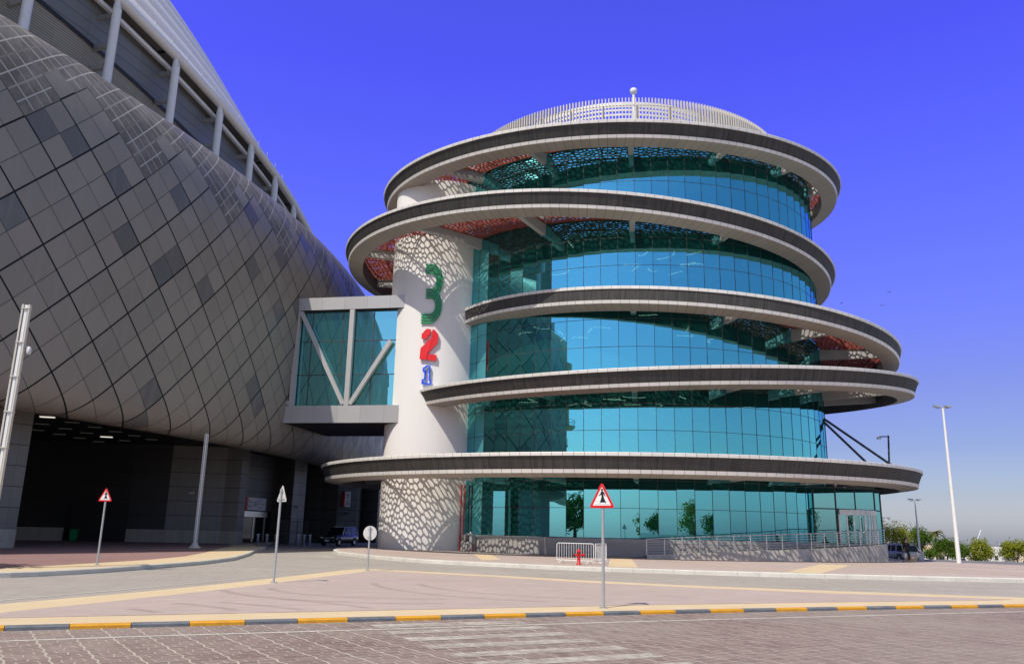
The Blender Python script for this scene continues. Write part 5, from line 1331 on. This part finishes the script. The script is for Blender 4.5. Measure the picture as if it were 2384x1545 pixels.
for base, dr in (((-.112, .135, 1.555), Vector((.15, .12, 1))), ((.273, .08, .785), Vector((0, .12, -1)))):
    for k in range(5):
        off = Vector(((k - 2) * .013, (.014 if k == 0 else 0), 0)); p0 = Vector(base) + off; d = dr.normalized() * (.062 - .006 * abs(k - 2) - (.018 if k == 0 else 0))
        b = MB(); b.tube(p0, p0 + d * .55, .009, .0085, 7); b.tube(p0 + d * .55, p0 + d + Vector((0, .018, 0)), .0085, .007, 7); b.build('thumb' if k == 0 else 'finger', M['skin'], t)
ph = MB(); 
M4 = t.matrix_basis.copy() if False else None
def place_local(p):  # person's local point to world
    c, s_ = math.cos(t.rotation_euler[2]), math.sin(t.rotation_euler[2]); return (t.location[0] + p[0] * c - p[1] * s_, t.location[1] + p[0] * s_ + p[1] * c, t.location[2] + p[2])
ph.box((0, 0, 0), (.075, .012, .15)); o = ph.build('mobile_phone', M['black']); o.location = place_local((-.10, .16, 1.60)); o.rotation_euler = (.1, .2, t.rotation_euler[2]); tag(o, 'black mobile phone held at the face of the person in black', 'phone')
bgm = MB(); bgm.hexa([(-.11, -.05, -.42), (.11, -.05, -.42), (.11, .05, -.42), (-.11, .05, -.42)], [(-.14, -.03, -.08), (.14, -.03, -.08), (.14, .03, -.08), (-.14, .03, -.08)])
bag = thing('carrier_bag', 'pale plastic bag hanging from the hand of the person in black', 'bag', place_local((.275, .09, .74)), t.rotation_euler[2] + 1.2)
bgm.build('pouch', M['bag'], bag)
for s_ in (-1, 1):
    b = MB(); b.path([(s_ * .07, 0, -.09), (s_ * .02, 0, .0)], .008, 6); b.build('handle', M['bag'], bag)
t = thing('cardboard_box', 'tan cardboard box standing on the plaza edge behind the person in black', 'box', (31.25, 65.3, .2), .4)
b = MB(); b.box((0, 0, .24), (.68, .45, .48)); b.build('carton', M['tan_box'], t)
b = MB(); b.box((-.08, -.228, .3), (.16, .006, .14)); b.build('label_sticker', M['sign_white'], t)
b = MB(); b.box((0, 0, .482), (.68, .06, .004)); b.build('tape', M['cream_metal'], t)

# ---- vegetation
def tree(name, label, loc, h, cw, trunk_h, leaf, seed, group=None, nleaf=2600, ls=.15, squash=.72):
    r = random.Random(seed); t = thing(name, label, 'tree', loc, r.uniform(0, 6), group)
    cz = trunk_h + (h - trunk_h) * .5; ch = (h - trunk_h) / 2
    b = MB(); pts = [Vector((0, 0, 0)), Vector((r.uniform(-.06, .06), r.uniform(-.06, .06), trunk_h * .6)), Vector((r.uniform(-.1, .1), r.uniform(-.1, .1), trunk_h * 1.15))]
    rr = h * .035; b.tube(pts[0], pts[1], rr * 1.25, rr, 9); b.tube(pts[1], pts[2], rr, rr * .8, 9)
    cl = []
    for k in range(15):
        a = r.uniform(0, 2 * PI); u = r.uniform(-.85, .95); q = math.sqrt(max(0, 1 - u * u)) * r.uniform(.45, .92)
        cl.append((Vector((cw / 2 * q * math.cos(a), cw / 2 * q * math.sin(a), cz + ch * u * .82)), r.uniform(.22, .36) * cw))
    for c, s_ in cl:
        m = pts[2].lerp(c, .5) + Vector((0, 0, -.08 * h)); b.tube(pts[2], m, rr * .45, rr * .28, 6, cap=False); b.tube(m, c, rr * .28, rr * .08, 6, cap=False)
    b.build('trunk', M['trunk'], t)
    b = MB()
    for k in range(nleaf):
        c, s_ = cl[r.randrange(len(cl))]; d = Vector((r.gauss(0, 1), r.gauss(0, 1), r.gauss(0, 1) * squash)).normalized() * s_ * r.random() ** .4
        p = c + d; n = (d.normalized() + Vector((r.gauss(0, .5), r.gauss(0, .5), r.gauss(.3, .5)))).normalized(); a = n.orthogonal().normalized() * ls * r.uniform(.6, 1.2); e_ = n.cross(a) * r.uniform(.5, .8)
        b.add([p - a, p - e_ * .6, p + a, p + e_ * .6], [(0, 1, 2, 3)])
    b.build('crown', M[leaf], t); return t
G_ = 'trees beyond the plaza at right'
tree('small_tree', 'tall bushy tree right against the museum railing, leftmost of the far trees', (41.2, 95.5, -.3), 4.3, 3.6, 1.0, 'leaf', 1, G_, 3200)
tree('small_tree', 'broad bushy tree behind the silver car and the person', (47.0, 103, -.3), 4.1, 4.6, .9, 'leaf', 2, G_, 3800)
tree('small_tree', 'darker narrow tree behind the mid height lamp pole', (51.2, 104, -.3), 3.4, 3.0, .9, 'leaf_dark', 3, G_, 2400)
tree('small_tree', 'dark green tree beneath the date palm', (55.2, 106, -1.0), 2.95, 3.0, .8, 'leaf_dark', 4, G_, 2400)
tree('small_tree', 'round headed tree right of the tallest floodlight pole', (61.4, 109.5, -1.7), 3.55, 3.3, 1.0, 'leaf', 5, G_, 3000)
tree('small_tree', 'round tree cut off by the right edge of the photo', (63.2, 104.5, -1.4), 3.3, 3.3, .95, 'leaf', 6, G_, 3000)
tree('small_tree', 'small dark tree right of the tallest floodlight pole base', (57.6, 107.5, -1.1), 2.5, 2.0, .8, 'leaf_dark', 8, G_, 1500)
t = thing('date_palm', 'shaggy date palm rising above the dark tree left of the floodlight pole', 'palm', (57.0, 112, -1.3))
b = MB(); b.tube((0, 0, 0), (.1, 0, 4.1), .16, .12, 9); b.build('trunk', M['trunk'], t)
r = random.Random(5)
for k in range(26):
    a = 2 * PI * k / 26 * 1.618 * 3; up_ = r.uniform(-.5, .9); L = r.uniform(1.0, 1.4); b = MB(); pv = Vector((.1, 0, 4.1)); d = Vector((math.cos(a), math.sin(a), up_)).normalized()
    for s_ in range(6):
        nx = pv + d * L / 6; d = (d + Vector((0, 0, -.22))).normalized(); side = d.cross(Vector((0, 0, 1))).normalized() * (.16 * (1 - abs(s_ - 2.5) / 4)); dn = Vector((0, 0, -.07))
        b.add([pv, nx, nx + side + dn, pv + side + dn, nx - side + dn, pv - side + dn], [(0, 1, 2, 3), (1, 0, 5, 4)]); pv = nx
    b.build('frond', M['palm_leaf'], t)
for k, (x, y, h_) in enumerate(((6, -22, 6.5), (14.5, -19, 5.5), (25, -25, 6.5), (33, -14, 5.8), (48, -20, 7), (60, -6, 6), (-2, -34, 6), (76, 4, 7), (42, -36, 7))):
    tree('street_tree', 'leafy street tree behind the photographer, mirrored in the museum glass', (x, y, 0), h_, h_ * .82, 1.4, 'leaf_dark' if k % 2 else 'leaf', 30 + k, 'street trees mirrored in the museum glass', 1500, .32)
tree('street_tree', 'tree just outside the left edge of the photo, shading the left pavement', (-22.6, 28.6, .18), 6.4, 4.6, 2.2, 'leaf_dark', 77, 'street trees mirrored in the museum glass', 2400, .3)
# ---- stair tower off to the left, seen only mirrored in the glass
t = thing('stair_tower', 'slim cream stair tower with round balconies, mirrored in the museum glass', 'tower', (-45.0, 6.4, 0))
b = MB(); b.lathe((0, 0, 0), [(1.5, 0), (1.5, 27), (2.0, 27.4), (2.0, 30), (0, 31.2)], 24); b.build('shaft', M['house_cream'], t)
for k in range(6):
    z = 3.2 + 4.1 * k
    b = MB(); b.lathe((0, 0, z), [(1.4, -.9), (2.3, -.3), (2.6, 0), (2.6, .15), (1.4, .15)], 24); bl = b.build('balcony', M['house_cream'], t)
    b = MB()
    for j in range(24): a_ = 2 * PI * j / 24; b.tube((2.5 * math.cos(a_), 2.5 * math.sin(a_), z + .15), (2.5 * math.cos(a_), 2.5 * math.sin(a_), z + 1.25), .02, .02, 5); b.bar((2.5 * math.cos(a_), 2.5 * math.sin(a_), z + 1.25), (2.5 * math.cos(a_ + PI / 12), 2.5 * math.sin(a_ + PI / 12), z + 1.25), .05, .05)
    b.build('balustrade', M['charcoal'], bl)
# low planting by the far kerb
for k, (x, y, s_) in enumerate(((50.2, 99.5, .8), (52.6, 100, .6))):
    tree('shrub', ('low grey green shrub left of the mid height lamp pole foot', 'low grey green shrub right of the mid height lamp pole foot')[k], (x, y, -.3), 1.1, 1.9, .15, 'leaf_dark', 50 + k, 'low shrubs by the far kerb', 700)

# ---- far buildings
def villa(label, x, y, w_, d_, h, mat, wins, rz=0, z0=-4.5, name='villa', tower=None):
    t = thing(name, label, 'house', (x, y, z0), rz)
    b = MB(); b.box((0, 0, h / 2), (w_, d_, h)); b.build('walls', M[mat], t)
    b = MB()
    for px, py, sx, sy in ((0, -d_ / 2 + .1, w_ + .16, .24), (0, d_ / 2 - .1, w_ + .16, .24), (-w_ / 2 + .1, 0, .24, d_ - .3), (w_ / 2 - .1, 0, .24, d_ - .3)): b.box((px, py, h + .25), (sx, sy, .56))
    b.build('parapet', M[mat], t)
    for wx, wz, ww, wh in wins:
        b = MB(); b.box((wx, -d_ / 2 - .01, wz), (ww, .08, wh)); f_ = b.build('window', M['white_paint'], t); b = MB(); b.box((wx, -d_ / 2 - .055, wz), (ww - .16, .03, wh - .16)); b.build('pane', M['house_window'], f_)
    if tower:
        b = MB(); b.box((tower[0], 0, h + tower[2] / 2 + .3), (tower[1], d_ * .6, tower[2])); b.build('roof_room', M[tower[3]], t)
    return t
villa('low white villa behind the mid height lamp pole', 74.5, 151, 4.6, 6, 4.0, 'house_white', [(-1.2, 3.1, .9, .7), (1.1, 3.1, .9, .7)], -.45)
villa('tan villa with a square roof room left of the palm', 79.0, 155, 5.0, 6, 4.6, 'house_tan', [(.6, 3.2, 1.0, .9)], -.45, tower=(-.4, 3.4, .6, 'house_cream'))
villa('white villa directly left of the date palm', 79.6, 149, 4.2, 6, 4.3, 'house_white', [(.6, 3.0, .9, .9)], -.45)
villa('pale villa between the tallest floodlight pole and the round headed tree', 84.9, 148.5, 3.8, 6, 4.9, 'house_white', [(-.8, 3.6, .7, .9), (.8, 3.6, .7, .9)], -.45)
villa('cream villa with two dark windows between the two right trees', 91.5, 145.5, 7.0, 6, 4.2, 'house_cream', [(-2.0, 2.9, 1.1, .8), (1.2, 2.9, 1.1, .8)], -.5, tower=(1.6, 2.6, .5, 'house_white'))
villa('plain cream villa at the right edge behind the last tree', 97.2, 142, 6.0, 6, 4.3, 'house_cream', [(-1.2, 2.4, .8, 1.0)], -.5)
t = thing('construction_crane', 'thin white crane jib far off above the round headed tree', 'crane', (224, 400, -6))
b = MB(); b.tube((0, 0, 0), (0, 0, 9.5), .34, .30, 6); b.build('mast', M['white_paint'], t)
b = MB(); b.bar((-.6, 0, 8.0), (1.9, 0, 13.0), .34, .34, up=(0, 1, 0)); b.build('jib', M['white_paint'], t)
b = MB(); b.box((-.4, 0, 8.2), (.9, .9, .9)); b.build('cab', M['white_paint'], t)
t = thing('office_building', 'white office block with bands of blue windows seen left of the drum', 'building', (-9, 140, 0))
b = MB(); b.box((0, 4, 6.5), (28.5, 10, 13)); b.build('walls', M['house_white'], t)
for z in (4.35, 6.35, 8.4, 10.4):
    b = MB(); b.box((0, -1.0, z), (28.0, .16, .86)); f_ = b.build('window', M['sign_back'], t)
    b = MB(); b.box((0, -1.09, z), (27.6, .04, .72)); b.build('pane', M['glass_far'], f_)
b = MB(); b.box((0, -1.3, 2.9), (28.9, .9, .3)); b.build('canopy', M['house_white'], t)
b = MB(); b.box((0, -1.02, 1.4), (28.3, .08, 2.6)); b.build('ground_floor', M['house_cream'], t)
# ---- birds
for k, (x, y, z, rz_, fl) in enumerate(((72.2, 150, 47.8, .4, .25), (62.86, 150, 45.4, .1, .12), (70.66, 150, 45.3, .8, -.45))):
    t = thing('bird', ('dark gliding bird, highest and farthest right of the three', 'dark bird flying nearest the museum rings, leftmost of the three', 'bird with drooping wings, lowest of the right pair in the sky')[k], 'bird', (x, y, z), rz_, 'birds in the sky right of the museum'); t.scale = (.5, .5, .5)
    b = MB(); b.ball((0, 0, 0), .16, 10, sx=2.2, sy=.75, sz=.75); b.ball((.38, 0, .04), .085, 8); b.hexa([(.44, -.02, .02), (.54, -.005, .02), (.54, .005, .02), (.44, .02, .02)], [(.44, -.02, .06), (.54, -.005, .03), (.54, .005, .03), (.44, .02, .06)]); b.hexa([(-.6, -.12, 0), (-.3, -.05, -.02), (-.3, .05, -.02), (-.6, .12, 0)], [(-.6, -.12, .02), (-.3, -.05, .03), (-.3, .05, .03), (-.6, .12, .02)]); b.build('body', M['dark_metal'], t)
    for s_ in (-1, 1):
        b = MB(); b.hexa([(-.14, s_ * .06, .03), (.16, s_ * .06, .03), (.12, s_ * .7, .03 + fl), (-.14, s_ * .7, .03 + fl)], [(-.14, s_ * .06, .06), (.16, s_ * .06, .06), (.12, s_ * .7, .06 + fl), (-.14, s_ * .7, .06 + fl)]); b.hexa([(-.14, s_ * .7, .03 + fl), (.12, s_ * .7, .03 + fl), (-.12, s_ * 1.25, .02 + fl * .9), (-.2, s_ * 1.25, .02 + fl * .9)], [(-.14, s_ * .7, .06 + fl), (.12, s_ * .7, .06 + fl), (-.12, s_ * 1.25, .04 + fl * .9), (-.2, s_ * 1.25, .04 + fl * .9)]); b.build('wing', M['dark_metal'], t)
